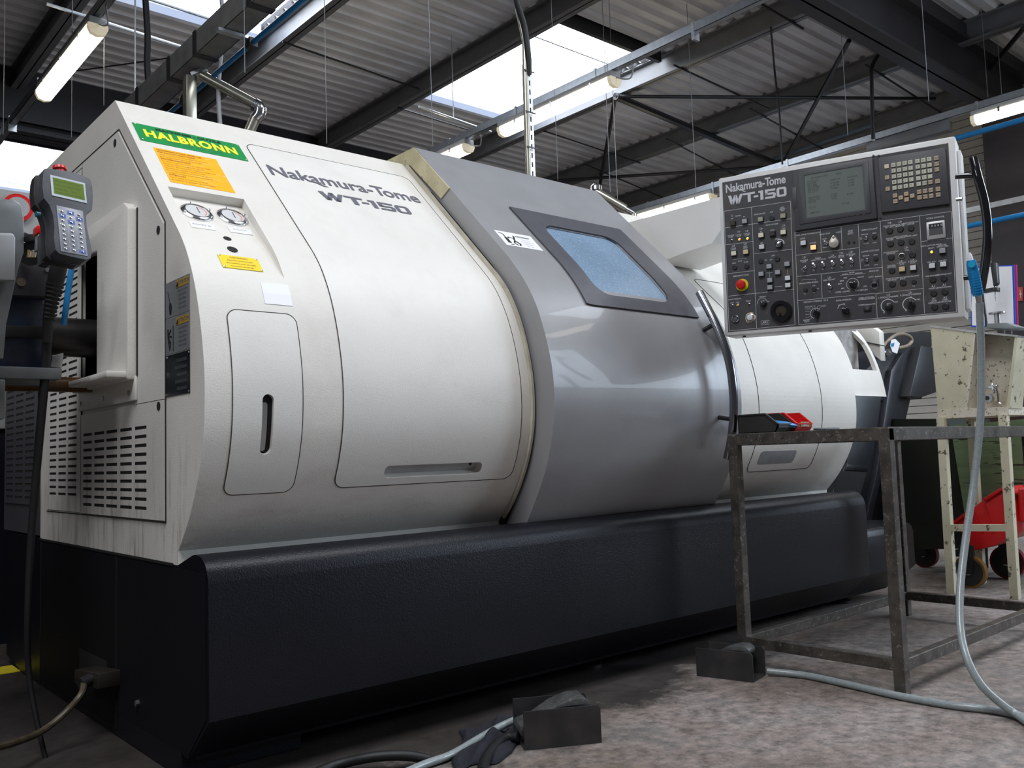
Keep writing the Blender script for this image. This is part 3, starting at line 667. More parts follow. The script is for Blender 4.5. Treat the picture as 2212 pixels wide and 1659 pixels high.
        a = MB(); a.cbox((0.004, 0.006, 0.0064), (0.0016, 0.030, 0.0008), Mg); build(a, 'needle', M_INK, go)
        for q in (20, 100, 200, 320):
            a = MB(); a.lathe([(0.003, 0.006), (0.003, 0.010), (0.001, 0.011)], Mg @ Matrix.Translation((0.0385*math.cos(math.radians(q)), 0.0385*math.sin(math.radians(q)), 0)), 8); build(a, 'screw', M_CHROME, go)
    for (px, py), s_ in (((437, 489), 'POMPE BI'), ((519, 500), 'KG/CM')):
        x, s = onrec(px, py); Ml = recp(x, s, 0.001)
        lo = build(MB().cbox((0, 0, 0), (0.062, 0.026, 0.0012), Ml), 'gauge_label', M_PAPER, T)
        build(text_mb(s_, 0.012, Ml @ Matrix.Translation((0, 0.004, 0.0010)), 0, 1.0), 'lettering', M_CABLE, lo, fixn=False)
    for (px, py), rr in (((491, 516), 0.0105), ((502, 539), 0.0135)):
        x, s = onrec(px, py); build(MB().lathe([(rr, 0), (rr, 0.0008)], recp(x, s), 20), 'adjuster_hole', M_DARK, T)
    yp = [onrec(*q) for q in ((467, 549), (555, 561), (569, 587), (484, 578))]
    x0 = (yp[0][0] + yp[3][0])/2; x1 = (yp[1][0] + yp[2][0])/2; s0 = (yp[0][1] + yp[1][1])/2; s1 = (yp[2][1] + yp[3][1])/2
    My = recp((x0 + x1)/2, (s0 + s1)/2, 0.0012); wd = x1 - x0; ht = s1 - s0
    yo = build(MB().cbox((0, 0, 0), (wd, ht, 0.0014), My), 'caution_plate', M_YPL, T, label='yellow caution plate with four screws')
    for i, l in enumerate(('AVERTISSEMENT', 'Attendre l arret complet', 'des mandrins avant de regler', 'la pression de serrage')):
        build(text_mb(l, 0.0078, My @ Matrix.Translation((0, ht*0.33 - ht*0.22*i, 0.0012)), 0, 0.85), 'lettering', M_OTXT, yo, fixn=False)
    for a in (-1, 1):
        for b in (-1, 1): build(MB().lathe([(0.003, 0), (0.003, 0.002), (0.001, 0.003)], My @ Matrix.Translation((a*(wd/2 - 0.004), b*(ht/2 - 0.004), 0)), 8), 'screw', M_CHROME, yo)
    wp = plate('blank_plate', 0.968, 1.0415, 0.840, 0.901, M_WHITE, 0.0012, 0.0012); wp['label'] = 'plain white plate'
    # ---- left side: raised side panels with real slots
    def slotted(x, y0, y1, z0, z1, cols, rows_, sh):     # sheet at x with rectangular slots
        ys = [y0]; hy = []
        for a, b in cols: ys += [a, b]
        ys += [y1]; ys.sort(); zs = [z0]
        for c in rows_: zs += [c - sh/2, c + sh/2]
        zs += [z1]; zs.sort(); mb = MB()
        for i in range(len(ys) - 1):
            for j in range(len(zs) - 1):
                cy = (ys[i] + ys[i+1])/2; cz = (zs[j] + zs[j+1])/2
                if any(a < cy < b for a, b in cols) and any(abs(cz - c) < sh/2 for c in rows_): continue
                mb.add([(x, ys[i], zs[j]), (x, ys[i+1], zs[j]), (x, ys[i+1], zs[j+1]), (x, ys[i], zs[j+1])], [(0, 1, 2, 3)])
        return mb
    RC = [(2.354, 2.441), (2.467, 2.561), (2.588, 2.682), (2.703, 2.794), (2.821, 2.904)]
    rowsR = [0.615 + 0.0230*i for i in range(10)]
    xs_ = XL - 0.004
    m = slotted(xs_, 2.232, 2.928, 0.590, 0.884, RC, rowsR, 0.0085)
    m.box((xs_, 2.232, 0.588), (XL + 0.001, 2.928, 0.590)); m.box((xs_, 2.230, 0.588), (XL + 0.001, 2.232, 0.884)); m.box((xs_, 2.928, 0.588), (XL + 0.001, 2.930, 0.884))
    build(m, 'vent_panel', M_CREAM, T, fixn=False)
    LC = [(2.977, 3.068), (3.094, 3.180), (3.208, 3.287)]
    rowsL = [0.643 + 0.0218*i for i in range(36)]
    m = slotted(xs_, 2.934, 3.325, 0.590, 1.655, LC, rowsL[:34], 0.0075)
    build(m, 'vent_panel', M_CREAM, T, fixn=False)
    # dark slot pieces behind the sheet, one for each slot
    s0_ = None
    for (a, b) in RC:
        for z in rowsR:
            if s0_ is None: s0_ = build(MB().box((xs_ + 0.0012, -0.047, -0.005), (xs_ + 0.0016, 0.047, 0.005)).add([], []), 'vent_slot', M_DARK, T); base0 = s0_.location.copy(); b0 = OFF[s0_.name].copy(); first = True
            o = s0_ if first else s0_.copy()
            if not first: COL.objects.link(o)
            first = False
            o.location = base0 + Vector((0, (a + b)/2, z))
    s1_ = None
    for (a, b) in LC:
        for z in rowsL[:34]:
            if s1_ is None: s1_ = build(MB().box((xs_ + 0.0012, -0.044, -0.0045), (xs_ + 0.0016, 0.044, 0.0045)), 'vent_slot', M_DARK, T); base1 = s1_.location.copy(); first = True
            o = s1_ if first else s1_.copy()
            if not first: COL.objects.link(o)
            first = False
            o.location = base1 + Vector((0, (a + b)/2, z))
    # upper side panel, slanted front
    pl = [(2.232, 0.886), (2.232, 1.327), (2.586, 1.668), (2.928, 1.668), (2.928, 1.42), (2.44, 1.42), (2.44, 0.886)]
    build(MB().prism([(xs_, y, z) for y, z in pl], (0.0045, 0, 0)), 'side_panel', M_CREAM2, T)
    build(MB().prism([(xs_, y, z) for y, z in [(2.934, 1.658), (3.325, 1.658), (3.325, 1.668), (2.934, 1.668)]], (0.0045, 0, 0)), 'side_panel', M_CREAM2, T)
    for a, b in (((2.225, 0.584), (2.225, 1.330)), ((2.225, 1.330), (2.583, 1.674)), ((2.583, 1.674), (3.33, 1.674)), ((2.225, 0.584), (3.33, 0.584)), ((2.931, 0.59), (2.931, 1.67))):
        build(MB().tube([(xs_ + 0.002, *a), (xs_ + 0.002, *b)], 0.0016, 5), 'panel_seam', M_SEAM, T)
    for y, z in ((2.265, 1.316), (2.61, 1.642), (2.90, 1.60), (2.265, 0.87)):
        build(MB().tube([(xs_ - 0.0015, y, z), (xs_, y, z)], 0.011, 14), 'bolt_hole', M_DARK, T)
    # hood round the spindle opening
    m = MB(); d = 0.026; xo = XL - 0.03
    m.prism([(xo, 2.423, 0.973), (xo, 2.423, 1.409), (xo, 2.46, 1.43), (xo, 2.80, 1.43), (xo, 2.94, 1.395), (xo, 2.94, 1.36), (xo, 2.69, 1.34), (xo, 2.69, 0.985), (xo, 2.94, 0.985), (xo, 2.94, 0.95), (xo, 2.423, 0.95)], (0.028, 0, 0))
    ho = build(m, 'spindle_hood', M_CREAM, T, bevel=0.006)
    build(MB().tube([(XL - 0.0045, 2.421, 0.96), (XL - 0.0045, 2.421, 1.41)], 0.003, 5), 'hood_seam', M_DARK, T)
    m = MB(); m.box((xo - 0.05, 2.43, 0.955), (XL, 2.945, 0.972)); build(m, 'drip_ledge', M_CREAM, T, bevel=0.004)
    m = MB(); m.box((XL - 0.012, 2.42, 0.895), (XL - 0.004, 2.93, 0.96)); build(m, 'hood_flange', M_CREAM, T, bevel=0.003)
    for y in (2.463, 2.688, 2.908): build(MB().tube([(XL - 0.015, y, 0.918), (XL - 0.012, y, 0.918)], 0.007, 10), 'screw', M_STEEL, T)
    # warning stickers on the left side
    def sside(name, y0, y1, z0, z1, m, lab=None):
        return build(MB().box((XL - 0.0015, y0, z0), (XL, y1, z1)), name, m, T, label=lab)
    grey = mat('sticker grey', (0.20, 0.205, 0.215), 0.32, var=0.05)
    amber = mat('sticker amber', (0.48, 0.29, 0.03), 0.35, var=0.05)
    tinted = mat('black glossy nameplate', (0.018, 0.020, 0.024), 0.14, var=0.25, vscale=18, stretch=(1, 0.4, 3))
    Ms = lambda y, z: frame(Vector((XL - 0.0022, y, z)), Vector((0, -1, 0)), Vector((0, 0, 1)), Vector((-1, 0, 0)))
    for z0, z1, lab in ((1.083, 1.171, 'upper grey warning sticker'), (0.993, 1.080, 'lower grey warning sticker')):
        so = sside('warning_sticker', 2.069, 2.227, z0, z1, grey, lab)
        build(MB().box((XL - 0.0021, 2.073, z1 - 0.022), (XL - 0.0015, 2.152, z1 - 0.004)), 'warning_band', amber, so)
        build(text_mb('ATTENTION', 0.0135, Ms(2.105, z1 - 0.013), 0.0003, 0.95), 'lettering', M_INK, so, fixn=False)
        a = MB(); a.add([Ms(2.144, z1 - 0.013) @ Vector(p) for p in ((-0.007, -0.007, 0.0003), (0.007, -0.007, 0.0003), (0, 0.007, 0.0003))], [(0, 1, 2)]); build(a, 'warning_triangle', M_DARK, so, fixn=False)
        for i in range(5):
            build(text_mb(('Ne pas ouvrir la porte', 'pendant la rotation', 'Risque de blessure', 'par pieces mobiles', 'Arreter la machine')[i], 0.0085, Ms(2.112, z1 - 0.030 - 0.0105*i), 0, 0.75), 'lettering', M_INK, so, fixn=False)
    # pictograms: bottle being poured / person struck
    a = MB(); F1 = Ms(2.192, 1.118)
    a.poly([F1 @ Vector(p) for p in ((-0.004, -0.026, 0), (0.006, -0.030, 0), (0.012, -0.010, 0), (0.006, 0.0, 0), (-0.004, 0.002, 0), (-0.008, -0.010, 0))])
    a.poly([F1 @ Vector(p) for p in ((-0.004, 0.002, 0), (-0.016, 0.030, 0), (-0.013, 0.031, 0), (-0.001, 0.003, 0))]); build(a, 'pictogram', M_DARK, T, fixn=False)
    a = MB(); F1 = Ms(2.192, 1.030)
    for p, q, w in (((-0.015, 0.025), (-0.012, 0.0), 0.007), ((-0.012, 0.002), (0.004, -0.012), 0.007), ((0.004, -0.012), (-0.004, -0.028), 0.005), ((-0.012, -0.004), (-0.004, -0.022), 0.005), ((-0.010, 0.012), (0.006, 0.022), 0.004), ((-0.010, 0.008), (0.010, 0.004), 0.004), ((0.020, -0.032), (0.020, 0.030), 0.003)):
        a.beam(F1 @ Vector((*p, 0.0)), F1 @ Vector((*q, 0.0)), 0.0006, w, up=(0, 0.7, 0.7))
    build(a, 'pictogram', M_DARK, T)
    npo = sside('nameplate', 2.070, 2.223, 0.889, 0.990, tinted, 'glossy black nameplate')
    for i in range(5):
        build(MB().box((XL - 0.0021, 2.085, 0.90 + 0.017*i), (XL - 0.0017, 2.15 + 0.01*(i % 2), 0.908 + 0.017*i)), 'nameplate_field', mat('field grey', (0.045, 0.05, 0.055), 0.3, var=0.1), npo)
    for y in (2.075, 2.218):
        for z in (0.894, 0.985): build(MB().tube([(XL - 0.0035, y, z), (XL - 0.0015, y, z)], 0.003, 8), 'rivet', M_CHROME, npo)
    # ---- centre body behind the door and right housing
    poly = [Vector((XD, y, z)) for y, z in PB] + [Vector((XD, 2.149, 0.486)), Vector((XD, 3.30, 0.486)), Vector((XD, 3.30, 1.70)), Vector((XD, 2.9, 1.773))]
    poly2 = [Vector((XD + 0.004, p.y + 0.05, min(p.z, 1.70))) for p in poly]
    build(MB().prism(poly2, (XE - XD - 0.02, 0, 0)), 'centre_body', M_CREAM, T)
    # ---- sliding door
    th = 0.075
    inner = [(y + 0.071, z + 0.0) for y, z in PD]
    pd = [Vector((XD + 0.006, y, z)) for y, z in PD] + [Vector((XD + 0.006, y + 0.085, max(0.497, z))) for y, z in reversed(PD[1:])]
    # door with a return flange over the ridge
    pd = [Vector((XD + 0.006, 2.86, 1.822))] + pd[:len(PD)] + [Vector((XD + 0.006, y + 0.09, z)) for y, z in reversed(PD[3:])] + [Vector((XD + 0.006, 2.62, 1.78)), Vector((XD + 0.006, 2.86, 1.78))]
    dr = build(MB().prism(pd, (XE - XD - 0.006, 0, 0)), 'sliding_door', M_DOOR, T, label='grey sliding door with a window')
    cut(dr, patch([(s, 2.12 + 0*s, 2.485) for s in (0.43, 0.5, 0.6, 0.7, 0.8)], 0.06, 0.20, PD))
    dr.data.shade_smooth(); dr.data.set_sharp_from_angle(angle=math.radians(25))
    # yellowed cap at the door head
    m = MB(); m.prism([(XD + 0.0015, 2.575, 1.823), (XD + 0.0015, 2.86, 1.823), (XD + 0.0015, 2.86, 1.765), (XD + 0.0015, 2.60, 1.765), (XD + 0.0015, 2.42, 1.60), (XD + 0.0015, 2.372, 1.625)], (0.0055, 0, 0))
    build(m, 'door_head_cap', mat('yellowed cap', (0.52, 0.47, 0.30), 0.5, var=0.15, vscale=14, chips=(0.20, 0.16, 0.09), chip_amt=0.6, cscale=45), dr)
    # window surround: ring of dark plate, rounded inner edge
    def on_door(px, py):
        d = ray(px, py); best = None; S = SA[id(PD)]
        for i in range(len(PD) - 1):
            a, b = PD[i], PD[i+1]; ey, ez = b[0]-a[0], b[1]-a[1]
            det = d.y*(-ez) + ey*d.z
            if abs(det) < 1e-9: continue
            ry, rz = a[0]-EYE.y, a[1]-EYE.z
            t = (ry*(-ez) + ey*rz)/det; u = (d.y*rz - d.z*ry)/det
            if t > 0 and -1e-6 <= u <= 1 + 1e-6 and (best is None or t < best[0]): best = (t, (EYE + d*t).x, S[i] + u*(S[i+1]-S[i]))
        return best[1], best[2]
    globals()['on_door'] = on_door
    OUT = [(2.030, 0.338), (2.600, 0.343), (2.600, 0.874), (2.030, 0.870)]
    inn = rows_rr(2.115, 2.492, 0.425, 0.822, 0.06, 18)
    ctrl = [(1157, 482), (1330, 517), (1448, 650), (1230, 570)]
    mb = MB(); vs = []; fs = []
    per = [(a, s) for s, a, b in inn] + [(b, s) for s, a, b in reversed(inn)]
    n = len(per); cx, cs = 2.31, 0.61
    for x, s in per:
        # matching point on the outer rectangle in the same direction
        dx, ds = x - 2.3035, s - 0.6235
        k = min((0.2965 if dx > 0 else 0.2735)/abs(dx) if abs(dx) > 1e-6 else 9e9, (0.2505 if ds > 0 else 0.2855)/abs(ds) if abs(ds) > 1e-6 else 9e9)
        ox, os_ = 2.3035 + dx*k, 0.6235 + ds*k
        vs += [at(x, s, 0.006, PD), at(ox, os_, 0.006, PD), at(x, s, -0.006, PD), at(ox, os_, 0.0, PD)]
    # make sure the four outer corners are present
    for ex, es in OUT:
        j = min(range(n), key=lambda i: (vs[4*i+1] - at(ex, es, 0.006, PD)).length)
        vs[4*j+1] = at(ex, es, 0.006, PD); vs[4*j+3] = at(ex, es, 0.0, PD)
    for i in range(n):
        j = (i + 1) % n
        fs += [(4*i, 4*j, 4*j+1, 4*i+1), (4*i, 4*i+2, 4*j+2, 4*j), (4*i+1, 4*j+1, 4*j+3, 4*i+3)]
    mb.add(vs, fs); build(mb, 'window_surround', M_DOORF, dr, smooth=True)
    build(patch(rows_rr(2.10, 2.505, 0.41, 0.838, 0.05, 24), -0.004, 0.006, PD), 'window_pane', M_GLASSB, dr, smooth=True, label='bluish window pane wet with coolant')
    # door sticker
    st = build(patch([(s, 1.8465, 2.004) for s in (0.5265, 0.57, 0.6145)], 0.0010, 0.001, PD), 'door_sticker', M_WHITE, dr, label='white sticker with crushing pictogram')
    F = sframe(1.89, 0.571, 0.0014, PD); a = MB()
    for p, q, w in (((-0.034, 0.034), (-0.018, 0.026), 0.004), ((-0.018, 0.026), (-0.018, -0.002), 0.005), ((-0.018, 0.006), (-0.018, -0.026), 0.014), ((-0.020, -0.034), (-0.006, -0.034), 0.004),
                    ((0.026, 0.024), (0.012, -0.006), 0.007), ((0.012, -0.006), (0.028, -0.026), 0.008), ((0.028, -0.026), (0.018, -0.034), 0.006), ((0.012, -0.008), (0.002, -0.022), 0.006), ((0.002, -0.022), (0.012, -0.034), 0.006), ((0.016, 0.006), (-0.006, 0.012), 0.004), ((-0.004, 0.012), (-0.008, 0.004), 0.004)):
        p = Vector((*p, 0)); q = Vector((*q, 0)); dd = (q - p).normalized(); nn = Vector((-dd.y, dd.x, 0))*w/2
        a.add([F @ (p - nn), F @ (q - nn), F @ (q + nn), F @ (p + nn)], [(0, 1, 2, 3)])
    build(a, 'pictogram', M_DARK, st, fixn=False) if False else build(a, 'pictogram', M_DARK, dr, fixn=False)
    build(text_mb('AVERTISSEMENT', 0.0115, sframe(1.954, 0.549, 0.0015, PD), 0.0002, 0.75), 'lettering', M_INK, dr, fixn=False)
    for i in range(4): build(text_mb(('Fermer la porte', 'avant la mise en route', 'Danger de choc', 'par la piece')[i], 0.009, sframe(1.958, 0.565 + 0.012*i, 0.0015, PD), 0, 0.7), 'lettering', M_CABLE, dr, fixn=False)
    # handle: bowed chrome bar on two stand-offs
    def HD(px, py, off=0.055):
        # point on the plane just in front of the door edge
        return None
    hx = 2.70
    hp = [(1513, 636), (1540, 690), (1562, 740), (1577, 800), (1583, 860), (1582, 920), (1574, 990)]
    ss = [on_door(1500, 690)[1] * 0 + v for v in (0.86, 0.93, 1.02, 1.12, 1.21, 1.31, 1.41)]
    hb = crv([OX(a_, b_, 2.60) for a_, b_ in ((1511, 632), (1543, 694), (1565, 748), (1577, 791), (1583, 835), (1585, 878), (1583, 922), (1578, 958), (1571, 991))], 5)
    ha = build(MB().tube(hb, 0.0150, 16), 'door_handle', mat('dark chrome', (.33, .34, .37), .16, 1.0, var=.05), dr, smooth=True, label='long bowed chrome handle')
    for q in (OX(1545, 699, 2.60), OX(1584, 906, 2.60)):
        s = min((abs((at(2.60, k*0.005, 0.0, PD) - q).length), k*0.005) for k in range(120, 300))[1]
        build(MB().cyl(at(2.60, s, -0.005, PD), q, 0.0085, n=12), 'standoff', M_BLACKG, dr, smooth=True)
    # ---- right housing
    poly = [Vector((XE + 0.01, y, z)) for y, z in PB] + [Vector((XE + 0.01, 2.149, 0.486)), Vector((XE + 0.01, 3.0, 0.486)), Vector((XE + 0.01, 3.0, 1.6)), Vector((XE + 0.01, 2.9, 1.773))]
    rh = build(MB().prism(poly, (XR - XE - 0.01, 0, 0)), 'right_housing', M_CREAM, T)
    # cover wrapping further right, upper half only
    S0 = [s for s in SA[id(PB)]]
    up = [(y, z) for y, z in PB if z > 0.93]; up.append((1.985, 0.93))
    poly = [Vector((XR + 0.0, y, z)) for y, z in up] + [Vector((XR, y + 0.02, z)) for y, z in reversed(up)]
    oc = build(MB().prism(poly, (XO - XR, 0, 0)), 'right_end_cover', M_CREAM, T)
    w_ = [(3.45, 0.70), (3.74, 0.70), (3.93, 0.70)]
    cut(oc, MB().prism([(3.735, 1.9, 1.265), (3.735, 1.9, 1.05), (3.955, 1.9, 1.05), (3.955, 1.9, 1.18), (3.90, 1.9, 1.265)], (0, 0.5, 0)))
    build(MB().box((XR + 0.01, 2.10, 0.98), (XO - 0.02, 2.12, 1.32)), 'cover_liner', mat('grubby liner', (0.30, 0.29, 0.28), 0.6, var=0.3, vscale=30, chips=(0.2, 0.12, 0.06), chip_amt=0.6, cscale=80), T)
    build(MB().box((XR, 2.03, 0.74), (XR + 0.05, 2.10, 0.88)), 'latch_block', M_CREAM2, T, bevel=0.012)
    for x in ():
        build(MB().tube([at(x, 0.55 + 0.99*i/60, 0.0004) for i in range(61)], 0.0013, 5), 'panel_seam', M_SEAM, T)
    rw = rows_rr(2.90, 3.38, 0.75, 1.395, 0.03, 24); build(ribbon(rows_rr(2.965, 3.42, 0.50, 1.405, 0.03, 24), 0.0006, 0.0013), 'cover_seam', M_SEAM, T)
    ho2 = build(patch(rows_rr(3.02, 3.27, 1.315, 1.372, 0.014, 8), 0.0015, 0.003), 'handle_recess', mat('recess grey right', (0.26, 0.26, 0.27), 0.5, var=0.15, vscale=20), T, smooth=True)
    yl = plate('caution_plate', 3.43, 3.53, 0.69, 0.76, M_YPL)
    # beige cover of the pendant arm, between door and panel
    m = MB(); m.prism([Vector((2.79, *p)) for p in ((2.56, 1.669), (2.30, 1.47), (2.165, 1.487), (2.035, 1.497), (1.93, 1.60), (1.84, 1.60), (1.84, 1.664))], (0.27, 0, 0))
    build(m, 'arm_cover', mat('arm cover enamel', (0.86, 0.845, 0.81), 0.42, var=0.03, vscale=4, bump=0.3, bscale=420), T)
    # ---- base
    bp_ = [(2.152, 0.486), (2.06, 0.515)] + cr2([(2.045, 0.517), (2.01, 0.512), (1.982, 0.49), (1.971, 0.455)], 4) + [(Y0, 0.159), (2.09, 0.055), (3.42, 0.055), (3.42, 0.486)]
    bs = build(MB().prism([(XL, y, z) for y, z in bp_], (3.70 - XL, 0, 0)), 'base', M_BASE, T)
    bs.data.shade_smooth(); bs.data.set_sharp_from_angle(angle=math.radians(32))
    b2 = [(2.9, 0.355), (2.03, 0.355)] + cr2([(2.02, 0.354), (1.985, 0.345), (1.971, 0.315)], 4) + [(Y0, 0.159), (2.09, 0.055), (2.9, 0.055)]
    b2o = build(MB().prism([(3.70, y, z) for y, z in b2], (0.42, 0, 0)), 'base_extension', M_BASE, T, bevel=0.012)
    m = MB(); m.prism([(XL + 0.02, 1.985, 0.157), (XL + 0.02, 2.10, 0.045), (XL + 0.02, 3.40, 0.045), (XL + 0.02, 3.40, 0.157)], (3.26, 0, 0)); build(m, 'underside', M_UNDER, T)
    b3 = MB(); b3.prism([(XL - 0.002, 3.40, 0.49), (XL - 0.002, 3.895, 0.49), (XL - 0.002, 3.895, 0.03), (XL - 0.002, 3.63, 0.003), (XL - 0.002, 3.40, 0.003)], (1.0, 0, 0)); build(b3, 'rear_base', M_BASE, T)
    b4 = MB(); b4.box((XL - 0.001, 2.13, 0.003), (XL + 0.3, 3.41, 0.07)); build(b4, 'base_skirt', M_BASE, T)
    for y, z0, z1 in ((2.60, 0.02, 0.480), (3.40, 0.02, 0.48)):
        build(MB().box((XL - 0.0025, y - 0.003, z0), (XL, y + 0.003, z1)), 'panel_seam', M_DARK, T)
    build(MB().box((XL - 0.003, 2.18, 0.483), (XL + 0.001, 3.42, 0.489)), 'panel_seam', M_DARK, T)
    mt_ = mat('matt black side plate', (0.007, 0.007, 0.009), 0.6, spec=0.15, var=0.1)
    build(MB().box((XL - 0.0016, 1.985, 0.16), (XL, 2.595, 0.478)), 'side_plate', mt_, T); build(MB().box((XL - 0.0016, 2.605, 0.02), (XL, 3.395, 0.478)), 'side_plate', mt_, T)
    build(MB().prism([(XL - 0.0016, 1.985, 0.16), (XL - 0.0016, 2.09, 0.06), (XL - 0.0016, 2.595, 0.06), (XL - 0.0016, 2.595, 0.16)], (0.0016, 0, 0)), 'side_plate', mt_, T)
    build(MB().box((XL - 0.003, 2.68, 0.10), (XL, 2.94, 0.185)), 'cable_port', M_DARK, T)
    for y in (2.42,): build(MB().tube([(XL - 0.01, y, 0.12), (XL, y, 0.12)], 0.008, 8), 'bolt', M_STEEL, T)
    for x, y in ((0.98, 2.2), (2.2, 2.2), (3.85, 2.2)):
        build(MB().lathe([(0.05, 0), (0.05, 0.012), (0.025, 0.02), (0.02, 0.10)], Matrix.Translation((x, y, 0)), 16), 'levelling_foot', M_BLACK, T, smooth=True)
    # ---- dark rear electrical cabinet with its slots
    m = MB(); m.box((XL, 3.43, 0.497), (1.8, 3.97, 1.30)); dk = mat('dark cabinet paint', (0.055, 0.053, 0.062), 0.5, var=0.08); build(m, 'rear_cabinet', dk, T)
    m = slotted(XL - 0.004, 3.45, 3.95, 0.60, 1.12, [(3.50, 3.62), (3.66, 3.77), (3.81, 3.92)], [0.625 + 0.0235*i for i in range(20)], 0.008); build(m, 'vent_panel', dk, T, fixn=False)
    s2_ = build(MB().box((XL - 0.003, -0.058, -0.005), (XL - 0.0025, 0.058, 0.005)), 'vent_slot', M_DARK, T); bl = s2_.location.copy(); fst = True
    for y in (3.56, 3.715, 3.865):
        for i in range(20):
            o = s2_ if fst else s2_.copy()
            if not fst: COL.objects.link(o)
            fst = False; o.location = bl + Vector((0, y, 0.625 + 0.0235*i))
    # ---- steel extraction pipe, slotted post standing behind the machine
machine()

# ================================================================== CONTROL PANEL ON ITS ARM
def control_panel():
    c = Vector((2.75, 1.5239, 1.3882)); yaw, tilt, roll = math.radians(-72.262), math.radians(-0.4725), math.radians(-0.865)
    u0 = Vector((math.cos(yaw), math.sin(yaw), 0)); n0 = Vector((math.sin(yaw), -math.cos(yaw), 0)); z = Vector((0, 0, 1))
    n = n0*math.cos(tilt) + z*math.sin(tilt); v0 = z*math.cos(tilt) - n0*math.sin(tilt)
    u = u0*math.cos(roll) + v0*math.sin(roll); v = v0*math.cos(roll) - u0*math.sin(roll)
    F = frame(c, u, v, n); W, H = 0.7277, 0.5345
    T = thing('control_panel', 'white framed control panel full of buttons hanging right of the grey door', 'control panel', matrix=F)
    def L(x, y, off=0.0):                          # place read off the 3.77x enlargement -> local u, v
        p = OP(1540 + x/3.77, 290 + y/3.77, c + n*off, n) - c; return p.dot(u), p.dot(v)
    white = mat('panel white enamel', (0.70, 0.70, 0.69), 0.42, var=0.04, bump=0.2, bscale=300, dirt=(0.45, 0.40, 0.33), dirt_amt=0.35, dscale=7)
    face = mat('panel face dark', (0.050, 0.050, 0.055), 0.40, var=0.10, vscale=8, dirt=(0.20, 0.16, 0.115), dirt_amt=0.40, dscale=5, bump=0.15, bscale=250)
    bez = mat('bezel dark plastic', (0.060, 0.060, 0.066), 0.5, var=0.06, bump=0.2, bscale=350)
    I = Matrix.Identity(4); TR = Matrix.Translation
    o = build(MB().prism([(-W/2 - 0.014, -H/2 - 0.014, 0.004), (W/2 + 0.020, -H/2 - 0.016, 0.004), (W/2 + 0.020, H/2 + 0.020, 0.004), (-W/2 - 0.014, H/2 + 0.018, 0.004)], (0, 0, -0.115)), 'housing', white, T, bevel=0.006)
    build(MB().box((-W/2, -H/2, 0.003), (W/2, H/2, 0.0055)), 'face_plate', face, T)
    build(MB().box((W/2 + 0.0195, -H/2 + 0.01, -0.10), (W/2 + 0.032, H/2 - 0.02, -0.02)), 'side_door', white, T, bevel=0.004)
    for x, y in ((775, 1605), (235, 1647)):
        a, b = L(x, y); build(MB().cyl((a, -H/2 - 0.0155, -0.03), (a, -H/2 - 0.019, -0.03), 0.006, n=10), 'screw', M_BLACK, T)
    Z = 0.0056
    # engraved frame lines
    lines = [[(95, 630), (635, 548), (672, 1553), (137, 1603), (95, 630)], [(318, 597), (360, 1578)], [(103, 765), (638, 690)], [(110, 903), (335, 875)], [(343, 975), (648, 938)],
             [(122, 1138), (343, 1112)], [(133, 1320), (350, 1297)], [(353, 1298), (663, 1263)],
             [(670, 805), (1942, 632), (1985, 1448), (703, 1552), (670, 805)], [(877, 777), (886, 962)], [(1047, 757), (1055, 940)], [(1186, 738), (1204, 1100)], [(1365, 713), (1392, 1285)],
             [(1685, 668), (1725, 1460)], [(682, 988), (1195, 926)], [(688, 1160), (1385, 1085)], [(885, 1140), (893, 1333)], [(697, 1357), (1325, 1297)], [(1330, 1300), (1712, 1258)], [(1330, 1300), (1341, 1497)], [(1700, 876), (1948, 848)]]
    mb = MB()
    def stroke(pts, w, zz=Z + 0.0002):
        for p, q in zip(pts, pts[1:]):
            a = Vector((*L(*p), zz)); b = Vector((*L(*q), zz)); d = (b - a).normalized(); m = Vector((-d.y, d.x, 0))*w/2; e = d*w/2
            mb.add([a - m - e, b - m + e, b + m + e, a + m - e], [(0, 1, 2, 3)])
    for l in lines: stroke(l, 0.0012)
    def arc(cx, cy, r, a0, a1, w):
        a, b = L(cx, cy); n_ = 20
        for k in range(n_):
            t0 = math.radians(a0 + (a1 - a0)*k/n_); t1 = math.radians(a0 + (a1 - a0)*(k + 1)/n_)
            mb.add([(a + (r)*math.cos(t0), b + r*math.sin(t0), Z + 0.0002), (a + (r + w)*math.cos(t0), b + (r + w)*math.sin(t0), Z + 0.0002), (a + (r + w)*math.cos(t1), b + (r + w)*math.sin(t1), Z + 0.0002), (a + r*math.cos(t1), b + r*math.sin(t1), Z + 0.0002)], [(0, 1, 2, 3)])
    arc(1140, 1222, 0.0185, -60, 250, 0.0012); arc(840, 1460, 0.0165, 40, 250, 0.0014); arc(1060, 1425, 0.015, 60, 170, 0.0016); arc(1428, 1398, 0.0195, 30, 240, 0.0024); arc(1606, 1385, 0.0195, 30, 240, 0.0024); arc(405, 1375, 0.0165, 0, 190, 0.0012)
    arc(548, 893, 0.0125, -10, 120, 0.0035)
    for k in range(9):                             # scale leads round the feed rate knob
        t = math.radians(50 + 22*k); a, b = L(840, 1460); r0, r1 = 0.0165, 0.026
        p = Vector((a + r0*math.cos(t), b + r0*math.sin(t), Z + 0.0002)); q = Vector((a + r1*math.cos(t), b + r1*math.sin(t), Z + 0.0002)); s_ = 1 if math.cos(t) > 0 else -1; r = Vector((a + s_*0.034, q.y, q.z))
        for A, B in ((p, q), (q, r)):
            d = (B - A)
            if d.length < 1e-4: continue
            d.normalize(); m = Vector((-d.y, d.x, 0))*0.0004; mb.add([A - m, B - m, B + m, A + m], [(0, 1, 2, 3)])
    stroke([(1040, 1150), (1245, 1137)], 0.0009); stroke([(735, 1195), (735, 1187), (840, 1182), (840, 1192)], 0.0009)
